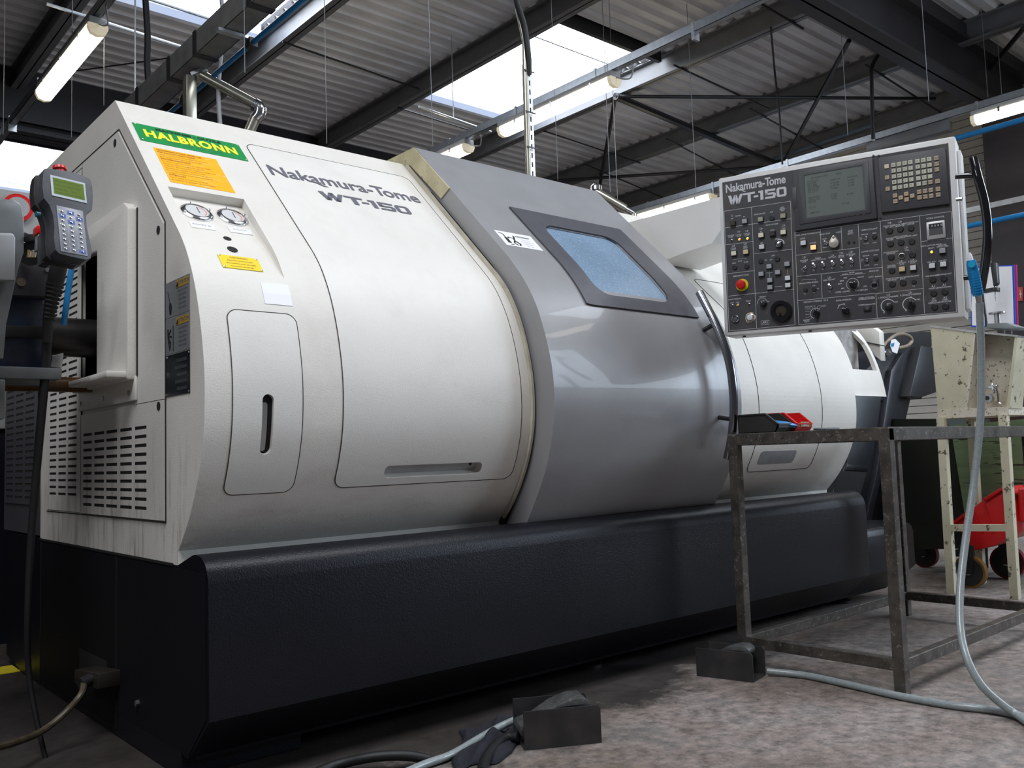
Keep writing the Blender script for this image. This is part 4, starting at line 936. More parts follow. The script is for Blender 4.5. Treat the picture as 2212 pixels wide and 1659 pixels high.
    stroke([(175, 1030), (175, 1022), (275, 1012), (275, 1020)], 0.0007); stroke([(437, 1132), (490, 1128)], 0.0008); stroke([(463, 1102), (466, 1165)], 0.0008); stroke([(608, 1095), (610, 1145)], 0.0007); stroke([(510, 1243), (570, 1239)], 0.0008)
    for x, y in ((748, 1115), (825, 1107), (900, 1099), (977, 1090), (1053, 1082), (1132, 1073), (955, 1281), (1210, 851), (1218, 1029), (753, 1297), (1638, 1235), (160, 665)):
        a, b = L(x, y)
        arc(x, y, 0.0026, 0, 360, 0.0008)
    x0, y0 = L(395, 1520); x1, y1 = L(460, 1550); stroke([(395, 1522), (460, 1516), (462, 1548), (397, 1554), (395, 1522)], 0.0009)
    build(mb, 'engraved_frames', M_PRINTW, T, fixn=False)
    # printed words
    words = [('POWER', 208, 668, .0055), ('OFF', 160, 690, .0048), ('ON', 257, 675, .0048), ('DOOR UNLOCK', 385, 652, .0052), ('CHIP', 480, 637, .005), ('CNC', 568, 600, .0065), ('MEMORY', 570, 612, .0048), ('RESET', 572, 624, .0048),
             ('PARTS CATCHER', 485, 738, .0055), ('STOP', 487, 785, .0055), ('IN', 395, 797, .006), ('OUT', 580, 770, .006), ('MACHINE', 150, 828, .0052), ('ALARM', 150, 840, .0052), ('L.CHUCK', 213, 820, .005), ('CLAMP', 215, 832, .005),
             ('R.CHUCK', 280, 812, .005), ('CLAMP', 282, 824, .005), ('CYCLE', 170, 930, .0058), ('START', 172, 942, .0058), ('FEED', 268, 915, .0058), ('HOLD', 268, 928, .0058), ('AIR', 400, 890, .006), ('SPEED', 530, 855, .006), ('DOOR', 225, 1035, .005),
             ('OPEN', 175, 1053, .005), ('CLOSE', 273, 1043, .005), ('JOG', 495, 990, .006), ('-U', 432, 1028, .007), ('U+', 478, 1024, .007), ('EMERGENCY STOP', 232, 1153, .0065), ('CHUCK PRESSURE', 180, 1345, .0055), ('LOW', 160, 1375, .005), ('HIGH', 205, 1370, .005), ('READY', 293, 1360, .0055),
             ('HANDLE', 408, 1325, .0055), ('x10', 450, 1365, .005), ('AR5', 429, 1534, .0105),
             ('TOOL STAND CHANGE DATA', 775, 815, .0058), ('UPPER', 735, 853, .006), ('LOWER', 818, 888, .006), ('INDEX START', 915, 815, .0055), ('INDEX', 1030, 800, .0058), ('LOW', 912, 856, .0055), ('HIGH', 915, 925, .0055), ('UPPER', 1122, 790, .0055), ('TOOL', 1123, 802, .0055), ('SELECT', 1123, 814, .0055),
             ('UPPER COOLANT', 1275, 778, .0062), ('MANUAL', 1240, 818, .005), ('AUTO', 1250, 893, .0055), ('HIGH', 1317, 808, .005), ('LOW', 1320, 885, .005), ('LOWER COOLANT', 1285, 953, .0062), ('MANUAL', 1250, 992, .005), ('AUTO', 1255, 1070, .0055), ('HIGH', 1326, 985, .005), ('LOW', 1330, 1065, .005),
             ('MACHINE', 745, 1030, .0056), ('LOCK', 746, 1042, .0056), ('UPPER', 820, 1030, .0055), ('BLOCK', 860, 1010, .0055), ('SKIP', 860, 1021, .0055), ('LOWER', 898, 1020, .0055), ('DRY RUN', 975, 1005, .0056), ('SINGLE', 1048, 990, .0056), ('BLOCK', 1049, 1002, .0056), ('OPTIONAL', 1125, 980, .0056), ('STOP', 1127, 992, .0056),
             ('SPINDLE SPEED REVERSE', 783, 1212, .0056), ('x100', 825, 1235, .0048), ('x10', 858, 1258, .0048), ('x1', 828, 1290, .0048), ('MEM. RESTART', 950, 1188, .0056), ('MODE', 1135, 1128, .0055), ('AUTO', 1078, 1143, .0058), ('MANUAL', 1192, 1133, .0055), ('MDI', 1082, 1172, .006), ('MEM', 1052, 1197, .006), ('EDIT', 1038, 1220, .006), ('MDI', 1060, 1258, .0055), ('UPPER / LOWER', 1060, 1285, .0062),
             ('ZERO RETURN', 1210, 1272, .006), ('HANDLE', 1205, 1165, .0052), ('JOG', 1245, 1240, .006), ('MODE KEY', 1316, 1115, .0058), ('AUTO', 1290, 1165, .0055), ('MANUAL', 1350, 1160, .005),
             ('FEEDRATE OVERRIDE  100 %', 840, 1362, .0062), ('RAPID OVERRIDE', 1068, 1352, .0062), ('25', 1030, 1395, .0055), ('100', 1068, 1385, .0055), ('TAPER / SYNCHRO', 1252, 1332, .0055), ('OVERRIDE CHANGE', 1254, 1343, .0055), ('COMMON', 1220, 1392, .0052), ('SEPARATED', 1290, 1386, .0052), ('MANUAL', 765, 1515, .005), ('ADJUST', 768, 1527, .005),
             ('L SPINDLE OVERRIDE', 1430, 1328, .0062), ('120%', 1492, 1368, .0055), ('100', 1428, 1345, .005), ('50', 1395, 1455, .0055), ('R SPINDLE OVERRIDE', 1612, 1308, .0062), ('120%', 1672, 1348, .0055), ('100', 1612, 1328, .005), ('50', 1575, 1438, .0055),
             ('CHUCK PRESS.', 1438, 748, .0055), ('INT. / EXT.', 1440, 760, .0055), ('CHUCK PRESS.', 1525, 738, .0055), ('MONITOR', 1525, 750, .0055), ('AUTO POWER OFF', 1612, 722, .0052), ('OPTION', 1613, 735, .0055), ('BARFEED', 1444, 852, .0055), ('ALARM', 1445, 864, .0055), ('PARTS CATCHER', 1530, 835, .0052), ('ADVANCE', 1531, 847, .0055), ('WORK LIGHT', 1618, 830, .0055),
             ('CHUCK AIR BLOW', 1450, 962, .0052), ('ADVANCE', 1451, 974, .0055), ('CALL', 1583, 945, .0055), ('TAIL END', 1456, 1072, .0055), ('ADVANCE', 1457, 1084, .0055), ('L SPINDLE', 1538, 1050, .0055), ('LOCK', 1539, 1062, .0055), ('R SPINDLE', 1628, 1038, .0055), ('LOCK', 1629, 1050, .0055), ('TOOL SETTER', 1460, 1178, .0058), ('ADVANCE', 1461, 1190, .0055), ('WORK SHIFT', 1547, 1168, .0055), ('INPUT', 1548, 1180, .0055), ('WORK SHIFT', 1636, 1158, .0055),
             ('WORK COUNTER', 1812, 682, .0062), ('PARTS CATCHER MOVE', 1778, 907, .0055), ('READY', 1780, 930, .0055), ('SHUTTER', 1870, 905, .0055), ('OPEN/CLOSE', 1870, 917, .0055), ('ARM ADV.', 1783, 1043, .0055), ('ARM RET.', 1873, 1032, .0055), ('ARM SWING IN', 1788, 1155, .0055), ('ARM SWING OUT', 1880, 1143, .0055),
             ('A1', 1797, 1240, .009), ('HAND UP', 1797, 1258, .0058), ('A1', 1887, 1230, .009), ('HAND DOWN', 1887, 1248, .0058), ('A1', 1802, 1342, .009), ('HAND', 1802, 1360, .0055), ('OPEN/CLOSE', 1803, 1375, .0055), ('A2', 1893, 1333, .009), ('HAND', 1893, 1350, .0055), ('OPEN/CLOSE', 1894, 1365, .0055)]
    tb = MB()
    for w, x, y, s in words:
        a, b = L(x, y); t = text_mb(w, s*1.12, TR((a, b, Z + 0.0002)) , 0.00008, 0.92); tb.add(t.v, t.f)
    # small machine symbols over the legends
    for x, y in ((395, 772), (578, 745), (172, 910), (267, 895), (745, 1005), (975, 990), (1048, 970), (1125, 960), (1430, 1310), (1606, 1292), (1440, 725), (1525, 715), (1532, 1035), (1625, 1022), (212, 798), (280, 790), (950, 1170), (1575, 925)):
        a, b = L(x, y)
        tb.box((a - .006, b - .0025, Z), (a + .002, b - .0018, Z + .0003)); tb.box((a - .006, b + .0018, Z), (a + .002, b + .0025, Z + .0003)); tb.box((a + .002, b - .0035, Z), (a + .003, b + .0035, Z + .0003)); tb.box((a + .003, b - .001, Z), (a + .006, b + .001, Z + .0003))
    build(tb, 'printed_legends', M_PRINTW, T, fixn=False)
    # name
    a0, b0 = L(113, 440); a1, b1 = L(592, 385)
    build(name_mb(0.0405, TR(((a0 + a1)/2, (b0 + b1)/2 + 0.001, Z + 0.0003)), 0.0010, 0.78), 'name_lettering', M_PRINTW, T, fixn=False)
    a0, b0 = L(130, 580); a1, b1 = L(600, 515); a2, b2 = L(122, 505)
    build(wide_glyphs(TR((a0, b0, Z + 0.0003)), (b2 - b0)*0.98, a1 - a0 + 0.002, 0.22), 'name_lettering', M_PRINTW, T, fixn=False)
    # display unit
    def quadbox(pts, z0, z1, name, m, par=T, bevel=0.0, **k):
        q = [Vector((*L(*p, z1), z0)) for p in pts]; return build(MB().prism(q, (0, 0, z1 - z0)), name, m, par, bevel=bevel, **k)
    dsp = quadbox([(648, 300), (1298, 190), (1336, 682), (668, 786)], 0.0055, 0.017, 'display_unit', bez, T, 0.002, label='monitor bezel')
    fr = quadbox([(690, 300), (1262, 205), (1290, 640), (706, 735)], 0.0165, 0.0195, 'display_bezel', bez, dsp, 0.0015)
    cut(fr, MB().prism([Vector((*L(*p, 0.0195), 0.010)) for p in ((742, 334), (1214, 252), (1240, 612), (761, 684))], (0, 0, 0.02)))
    scr = mat('monitor glass', (0.115, 0.135, 0.125), 0.22, var=0.05, coat=0.3, emit=(0.45, 0.55, 0.50), estr=0.045)
    so = quadbox([(742, 334), (1214, 252), (1240, 612), (761, 684)], 0.0168, 0.0172, 'screen', scr, dsp)
    st = MB(); random.seed(3)
    sp = mat('screen text', (0.030, 0.038, 0.034), 0.5, var=0.02)
    def scl(fx, fy): 
        p = [L(*q, 0.0172) for q in ((742, 334), (1214, 252), (1240, 612), (761, 684))]
        a = [p[0][i]*(1-fx) + p[1][i]*fx for i in (0, 1)]; b = [p[3][i]*(1-fx) + p[2][i]*fx for i in (0, 1)]
        return a[0]*(1-fy) + b[0]*fy, a[1]*(1-fy) + b[1]*fy
    rows_ = [('PROGRAM CHECK', .12, .10), ('N0000', .55, .10), ('O0120 (OP 1)', .05, .17), ('G50 S2500', .05, .22), ('T0101 M08', .05, .27), ('G96 S180 M03', .05, .32), ('G00 X62. Z2.', .05, .37), ('G01 Z-.5 F.2', .05, .42), ('ABSOLUTE', .45, .22), ('X 160.000', .45, .29), ('Z 245.500', .45, .35), ('C 0.000', .45, .41), ('DISTANCE', .74, .22), ('X 0.000', .74, .29), ('Z 0.000', .74, .35), ('C 0.000', .74, .41),
             ('G00 G97 G69', .05, .55), ('G99 G21 G25', .05, .60), ('G40 G22', .05, .65), ('F 0.200', .45, .55), ('S 1800', .45, .60), ('T 0101', .45, .65), ('H D M', .72, .60), ('ACT F 0', .05, .78), ('S 0 L 0%', .62, .80), ('MEM STRT', .08, .90)]
    for w, fx, fy in rows_:
        a, b = scl(fx, fy); t = text_mb(w, 0.0078, TR((a, b, 0.0174)) @ Matrix.Rotation(math.radians(0.8), 4, 'Z'), 0.0001, 0.85, 'LEFT'); st.add(t.v, t.f)
    build(st, 'screen_text', sp, dsp, fixn=False)
    random.seed(5)
    k0 = None; m_soft = mat('soft key grey', (0.12, 0.12, 0.12), 0.5, var=0.1)
    for i in range(12):
        x = [752, 803, 842, 881, 921, 961, 1013, 1054, 1095, 1136, 1178, 1231][i]; y = 717 - (x - 752)*0.142
        a, b = L(x, y, 0.0175); build(MB().box((a - .0042, b - .0026, 0.0165), (a + .0042, b + .0026, 0.0188)), 'soft_key', m_soft, dsp, bevel=0.0005, seg=1)
    build(MB().box((L(650, 450)[0], L(650, 615)[1], 0.0165), (L(690, 450)[0], L(650, 445)[1], 0.0185)), 'card_slot_cover', bez, dsp, bevel=0.001)
    # keyboard unit
    kb = quadbox([(1345, 192), (1893, 108), (1925, 565), (1372, 637)], 0.0055, 0.016, 'keyboard_unit', bez, T, 0.002, label='keyboard plate')
    KC = mat('ivory key', (0.58, 0.58, 0.46), 0.45, var=0.05); KT = mat('tan key', (0.52, 0.40, 0.27), 0.45, var=0.06); KW = mat('pale tan key', (0.80, 0.68, 0.52), 0.45, var=0.05)
    def Lk(x, y): p = (1800 + x/7.373, 300 + y/7.373); return L((p[0] - 1540)*3.77, (p[1] - 290)*3.77, 0.0175)
    kmesh = {}
    def key(x, y, m, txt=''):
        a, b = Lk(x, y); kk = m.name
        if kk not in kmesh: kmesh[kk] = build(MB().box((a - .0066, b - .0066, 0.0158), (a + .0066, b + .0066, 0.0195)), 'key', m, kb, bevel=0.0008, seg=1); o = kmesh[kk]; o['_c'] = 0; kmesh[kk + 'p'] = (a, b)
        else:
            a0, b0 = kmesh[kk + 'p']; o = copy_part(kmesh[kk], (a - a0, b - b0, 0), kb)
        if txt:
            t = text_mb(txt, 0.0074, TR((a - (0.001 if len(txt) < 3 else 0), b, 0.0197)), 0.0001, 0.9); KT_.add(t.v, t.f)
    KT_ = MB()
    cols = [957, 1045, 1137, 1228, 1341, 1435, 1528]
    tx = ['O N G P 7 8 9', 'X Z C Y 4 5 6', 'U W H V 1 2 3', 'M S T L - 0 .', 'I K R F / EOB'] 
    for r in range(5):
        ts = tx[r].split()
        for c_ in range(7):
            x = cols[c_] + r*5; y = 418 - (cols[c_] - 957)*0.163 + r*91
            if r == 4 and c_ == 6: key(x, y, KT, 'CAN')
            else: key(x, y, KC, ts[c_] if c_ < len(ts) else '')
    for x, y, t in ((1640, 307, 'HLP'), (1646, 400, 'SFT'), (1650, 488, 'ALT'), (1661, 675, 'INS'), (1668, 800, 'DEL'), (1672, 890, 'INP'), (858, 615, '!!'), (868, 797, '#'), (983, 905, 'PG'), (990, 995, 'PG'), (1075, 937, '<'), (1163, 877, '^'), (1168, 967, 'v'), (1258, 908, '>'),
                    (1370, 845, 'POS'), (1463, 830, 'PRG'), (1555, 817, 'OFS'), (1375, 935, 'SYS'), (1467, 922, 'MSG'), (1560, 908, 'GRA')): key(x, y, KT, t)
    key(850, 440, KW, '/')
    build(KT_, 'key_legends', M_INK, kb, fixn=False)
    for x, y in ((1880, 130), (1907, 578), (1310, 180), (1353, 180), (1340, 690), (1365, 685)):
        a, b = L(x, y); build(MB().cyl((a, b, .005), (a, b, .008), .0035, n=8), 'screw', M_BLACK, T)
    # square push buttons
    BW = {'w': mat('button white', (0.72, 0.73, 0.76), 0.35, var=0.03), 'c': mat('button cream', (0.80, 0.74, 0.60), 0.35, var=0.03), 't': mat('button tan', (0.72, 0.56, 0.33), 0.35, var=0.03),
          'g': mat('button grey', (0.36, 0.38, 0.40), 0.35, var=0.04), 'd': mat('button dark', (0.035, 0.028, 0.018), 0.4, var=0.1), 'o': mat('button lit orange', (0.9, 0.6, 0.3), 0.35, emit=(1.0, 0.55, 0.22), estr=0.75, var=0.02), 'h': mat('button khaki', (0.38, 0.36, 0.27), 0.35, var=0.05)}
    for x, y, k in ((160, 727, 'd'), (257, 708, 'g'), (386, 693, 'h'), (570, 665, 'h'), (391, 822, 'c'), (484, 810, 'd'), (572, 797, 'c'), (397, 917, 'w'), (169, 970, 'c'), (267, 958, 't'), (457, 1076, 'g'), (603, 1056, 'g'), (392, 1138, 'g'), (527, 1124, 'g'), (463, 1189, 'g'), (608, 1171, 'w'), (464, 1247, 'g'), (610, 1229, 'w'),
                    (735, 885, 'w'), (817, 921, 'o'), (1540, 1098, 't'), (1630, 1087, 'w'), (1869, 948, 'g'), (1784, 1071, 'w'), (1875, 1058, 'w')):
        a, b = L(x, y, 0.014)
        bo = build(MB().box((a - .0098, b - .0088, .0055), (a + .0098, b + .0088, .0115)), 'push_button', M_BLACK, T)
        build(MB().box((a - .0086, b - .0076, .0115), (a + .0086, b + .0076, .0165)), 'button_cap', BW[k], bo, bevel=.001, seg=1)
    pl = None
    for x, y, r in ((481, 682, 9), (177, 1085, 9), (275, 1077, 9), (390, 1035, 9), (524, 1017, 9), (1440, 787, 10), (1526, 774, 10), (1613, 765, 10), (1446, 893, 10), (1532, 882, 10), (1620, 874, 10), (1452, 1002, 10), (1625, 984, 10), (1458, 1111, 10), (1462, 1221, 10), (1549, 1210, 10), (1638, 1203, 7.5), (1791, 1186, 10), (1882, 1175, 10), (1798, 1295, 10), (1889, 1284, 10), (1805, 1408, 10), (1895, 1402, 10), (1317, 835, 7.5), (1327, 1014, 7.5), (753, 1270, 7), (825, 1263, 7), (1105, 880, 4), (1147, 878, 4)):
        a, b = L(x, y, .008); build(MB().lathe([(r/1000, .0055), (r/1000, .0075), (r*.8/1000, .0095)], TR((a, b, 0)), 20), 'blanking_plug', M_BLACK, T, smooth=True)
    LED = {'off': M_BLACKG, 'or': mat('lamp orange lit', (1, .4, .05), .4, emit=(1.0, .33, .03), estr=1.3, var=.02), 'ye': mat('lamp yellow lit', (1, .6, .05), .4, emit=(1.0, .5, .02), estr=1.5, var=.02), 'am': mat('lamp amber', (.6, .35, .05), .3, emit=(1, .5, .05), estr=.15, var=.05)}
    for x, y, k in ((150, 866, 'off'), (215, 857, 'or'), (281, 849, 'ye'), (158, 1397, 'off'), (202, 1391, 'am'), (293, 1386, 'off'), (1781, 960, 'ye')):
        a, b = L(x, y, .008); ro = build(MB().lathe([(.0052, .0055), (.0052, .0075), (.0042, .008)], TR((a, b, 0)), 16), 'indicator_lamp', M_STEEL, T, smooth=True)
        build(MB().lathe([(.0040, .0075), (.0036, .0095), (.0015, .0105)], TR((a, b, 0)), 14), 'lens', LED[k], ro, smooth=True)
    for x, y, dx, dy in ((747, 1085, -4, -7), (823, 1074, 1, 5), (898, 1064, 1, 5), (976, 1055, 1, 5), (1052, 1046, 1, 5), (1130, 1035, 1, 5), (953, 1244, 1, 5), (1243, 846, -4, 2), (1250, 1024, -4, 2), (920, 887, 0, 3)):
        a, b = L(x, y, .01); to = build(MB().lathe([(.0075, .0055), (.0075, .008), (.0055, .011), (.0042, .012)], TR((a, b, 0)), 16), 'toggle_switch', M_CHROME, T, smooth=True)
        build(MB().tube([(a, b, .010), (a + dx*.001, b + dy*.001, .026), (a + dx*.0012, b + dy*.0012, .029)], [.0018, .0030, .0028], 10), 'toggle_lever', M_CHROME, to, smooth=True)
    def knob(x, y, r, h, m, ang, name='rotary_knob', pm=M_PRINTW):
        a, b = L(x, y, h*.6); ko = build(MB().lathe([(r, .0055), (r, .009), (r*.82, .010), (r*.78, h), (r*.6, h + .001)], TR((a, b, 0)), 24), name, m, T, smooth=True)
        t = math.radians(ang); e = Vector((math.cos(t), math.sin(t), 0))
        if pm: build(MB().beam(Vector((a, b, h + .0012)) + e*r*.1, Vector((a, b, h + .0012)) + e*r*.7, .0012, .0006, up=(0, 0, 1)), 'pointer_line', pm, ko)
        return ko, a, b
    knob(536, 897, .0125, .018, M_BLACKG, 60)
    build(MB().lathe([(.0088, .018), (.0088, .0205), (.007, .021)], TR((*L(536, 897, .018), 0)), 20), 'knob_cap', M_CHROME, T, smooth=True)
    for x, y, an in ((408, 1377, 120), (1430, 1402, 95), (1613, 1387, 95)):
        ko, a, b = knob(x, y, .0125, .020, M_BLACK, an)
    for x, y, an in ((840, 1460, 95), (1078, 1436, 150), (1140, 1224, 150), (1613, 1387, 95)):
        a, b = L(x, y, .014); t = math.radians(an); e = Vector((math.cos(t), math.sin(t), 0)); s = Vector((-e.y, e.x, 0))
        ko = build(MB().lathe([(.0118, .0055), (.0112, .0085), (.010, .0095)], TR((a, b, 0)), 22), 'selector_knob', M_BLACKG, T, smooth=True)
        pts = [Vector((a, b, .009)) + e*.0150 - s*.002, Vector((a, b, .009)) + e*.0150 + s*.002, Vector((a, b, .009)) + s*.006 + e*.003, Vector((a, b, .009)) - e*.013 + s*.0045, Vector((a, b, .009)) - e*.013 - s*.0045, Vector((a, b, .009)) - s*.006 + e*.003]
        build(MB().prism(pts, (0, 0, .014)), 'knob_grip', M_BLACKG, ko, bevel=.0015)
    # teardrop lever knob
    a, b = L(985, 880, .012); pts = []
    for k in range(17): t = math.radians(-160 + 140*k/16 - 20 + 90 - 90); pts.append((a + .0002 + .0158*math.cos(math.radians(-200 + 220*k/16)), b - .003 + .0158*math.sin(math.radians(-200 + 220*k/16)), .0055))
    pts += [(a + .0035, b + .0205, .0055), (a, b + .0225, .0055), (a - .0035, b + .0205, .0055)]
    lv = build(MB().prism(pts, (0, 0, .013)), 'index_lever', mat('satin nickel', (.62, .58, .50), .3, .55, var=.06), T, bevel=.003)
    build(MB().lathe([(.0045, .018), (.0045, .021), (.003, .022)], TR((a, b + .0165, 0)), 14), 'lever_pin', M_CHROME, lv, smooth=True)
    # hand wheel
    a, b = L(555, 1437, .012); R_ = .0365
    hw = build(MB().lathe([(R_, .0055), (R_, .016), (R_*.93, .020), (R_*.60, .020), (R_*.50, .014), (.004, .0135)], TR((a, b, 0)), 44), 'hand_wheel', M_BLACKG, T, smooth=True)
    build(MB().lathe([(R_*.49, .0136), (R_*.49, .0142)], TR((a, b, 0)), 36), 'wheel_disc', mat('worn wheel disc', (.10, .085, .06), .2, .5, var=.3, vscale=20), hw)
    build(MB().lathe([(.0048, .0138), (.0048, .019), (.003, .021)], TR((a - .003, b - .011, 0)), 14), 'crank_stub', M_BLACKG, hw, smooth=True)
    # emergency stop
    a, b = L(238, 1228, .006); es = build(MB().lathe([(.0218, .0055), (.0218, .0065)], TR((a, b, 0)), 40), 'emergency_stop', M_YBTN, T, label='red mushroom button on a yellow disc')
    a, b = L(238, 1228, .006); build(MB().lathe([(.011, .0065), (.011, .016), (.0165, .018), (.0165, .026), (.014, .029), (.005, .030)], TR((a, b, 0)), 30), 'mushroom_head', M_RED, es, smooth=True)
    # round buttons
    a, b = L(183, 1503, .01); rb = build(MB().lathe([(.0128, .0055), (.0128, .011), (.0105, .013), (.0095, .0115)], TR((a, b, 0)), 28), 'round_button', M_CHROME, T, smooth=True); build(MB().lathe([(.0094, .011), (.0094, .0120), (.005, .0105)], TR((a, b, 0)), 24), 'button_cap', M_BLACKG, rb, smooth=True)
    a, b = L(302, 1492, .01); mbp = []; random.seed(2)
    for k in range(24): r = .0175 + random.uniform(-.001, .002); mbp.append((a + r*math.cos(2*PI*k/24), b + r*math.sin(2*PI*k/24), .0056))
    build(MB().prism(mbp, (0, 0, .0002)), 'worn_patch', mat('worn bare patch', (.62, .52, .40), .5, var=.12, vscale=40), T)
    rb = build(MB().lathe([(.0135, .0055), (.0135, .011), (.011, .0135), (.010, .012)], TR((a, b, 0)), 28), 'round_button', M_CHROME, T, smooth=True); build(MB().lathe([(.0098, .012), (.0098, .0150), (.006, .016)], TR((a, b, 0)), 24), 'button_cap', BW['w'], rb, smooth=True)
    # key switch with its ring, square lock, loose ring collar
    a, b = L(1318, 1205, .008); ks = build(MB().box((a - .0115, b - .0115, .0055), (a + .0115, b + .0115, .009)), 'key_switch', M_BLACK, T, bevel=.001)
    build(MB().lathe([(.0065, .009), (.0065, .013), (.003, .013)], TR((a, b, 0)), 16), 'lock_barrel', M_CHROME, ks, smooth=True)
    build(MB().tube([(a, b - .010 + .0105*math.cos(2*PI*k/24), .016) if False else (a + .0105*math.sin(2*PI*k/24), b - .011 + .0105*math.cos(2*PI*k/24), .0155) for k in range(24)], .0008, 6, closed=True), 'key_ring', M_CHROME, ks, smooth=True)
    a, b = L(1258, 1417, .008); ks = build(MB().box((a - .0115, b - .0100, .0055), (a + .0115, b + .0100, .010)), 'key_switch', M_BLACK, T, bevel=.001)
    build(MB().lathe([(.0060, .010), (.0060, .0125), (.0025, .0125)], TR((a, b, 0)), 16), 'lock_barrel', M_CHROME, ks, smooth=True)
    a, b = L(1537, 992, .008); co = build(MB().lathe([(.0100, .0055), (.0100, .0085), (.0082, .0090), (.0075, .0060)], TR((a, b, 0)), 24), 'ring_collar', M_STEEL, T, smooth=True)
    build(MB().lathe([(.0074, .0055), (.0074, .0062)], TR((a, b, 0)), 20), 'collar_well', M_BLACK, co)
    # work counter
    wc = quadbox([(1735, 718), (1888, 697), (1898, 840), (1743, 862)], .0055, .011, 'work_counter', mat('counter frame', (.55, .55, .55), .35, .4, var=.05), T, .002, label='work counter in a silver frame')
    quadbox([(1755, 733), (1868, 717), (1875, 810), (1762, 826)], .0108, .0116, 'counter_window', mat('counter window', (.10, .10, .10), .25, var=.1), wc)
    quadbox([(1757, 735), (1867, 720), (1870, 752), (1760, 768)], .0116, .0124, 'digit_strip', M_BLACK, wc)
    tb = MB()
    for i, dgt in enumerate('0000'):
        a, b = L(1785 + 25*i, 748 - 3.4*i, .0125); t = text_mb(dgt, .0085, TR((a, b, .0127)), .0001); tb.add(t.v, t.f)
    build(tb, 'digits', M_PRINTW, wc, fixn=False)
    # black bowed grab handle on the right side
    gh = [OD(2102, 342, 2.70), OD(2113, 385, 2.68), OD(2127, 440, 2.67), OD(2133, 500, 2.67), OD(2129, 560, 2.68), OD(2118, 628, 2.70)]
    inv = F.inverted(); gh = [inv @ p for p in crv(gh, 6)]
    ga = build(MB().tube(gh, .0135, 14), 'grab_handle', M_BLACKG, T, smooth=True, label='black bowed grab handle')
    for p0, p1 in (((2064, 381), (2108, 379)), ((2082, 600), (2122, 597))):
        build(MB().tube([inv @ OD(*p0, 2.72), inv @ OD(*p1, 2.69)], .0085, 12), 'handle_post', M_BLACKG, ga, smooth=True)
    build(MB().tube([inv @ OD(2066, 431, 2.70), inv @ OD(2078, 430, 2.69)], .006, 10), 'side_knob', M_CHROME, T, smooth=True)
control_panel()

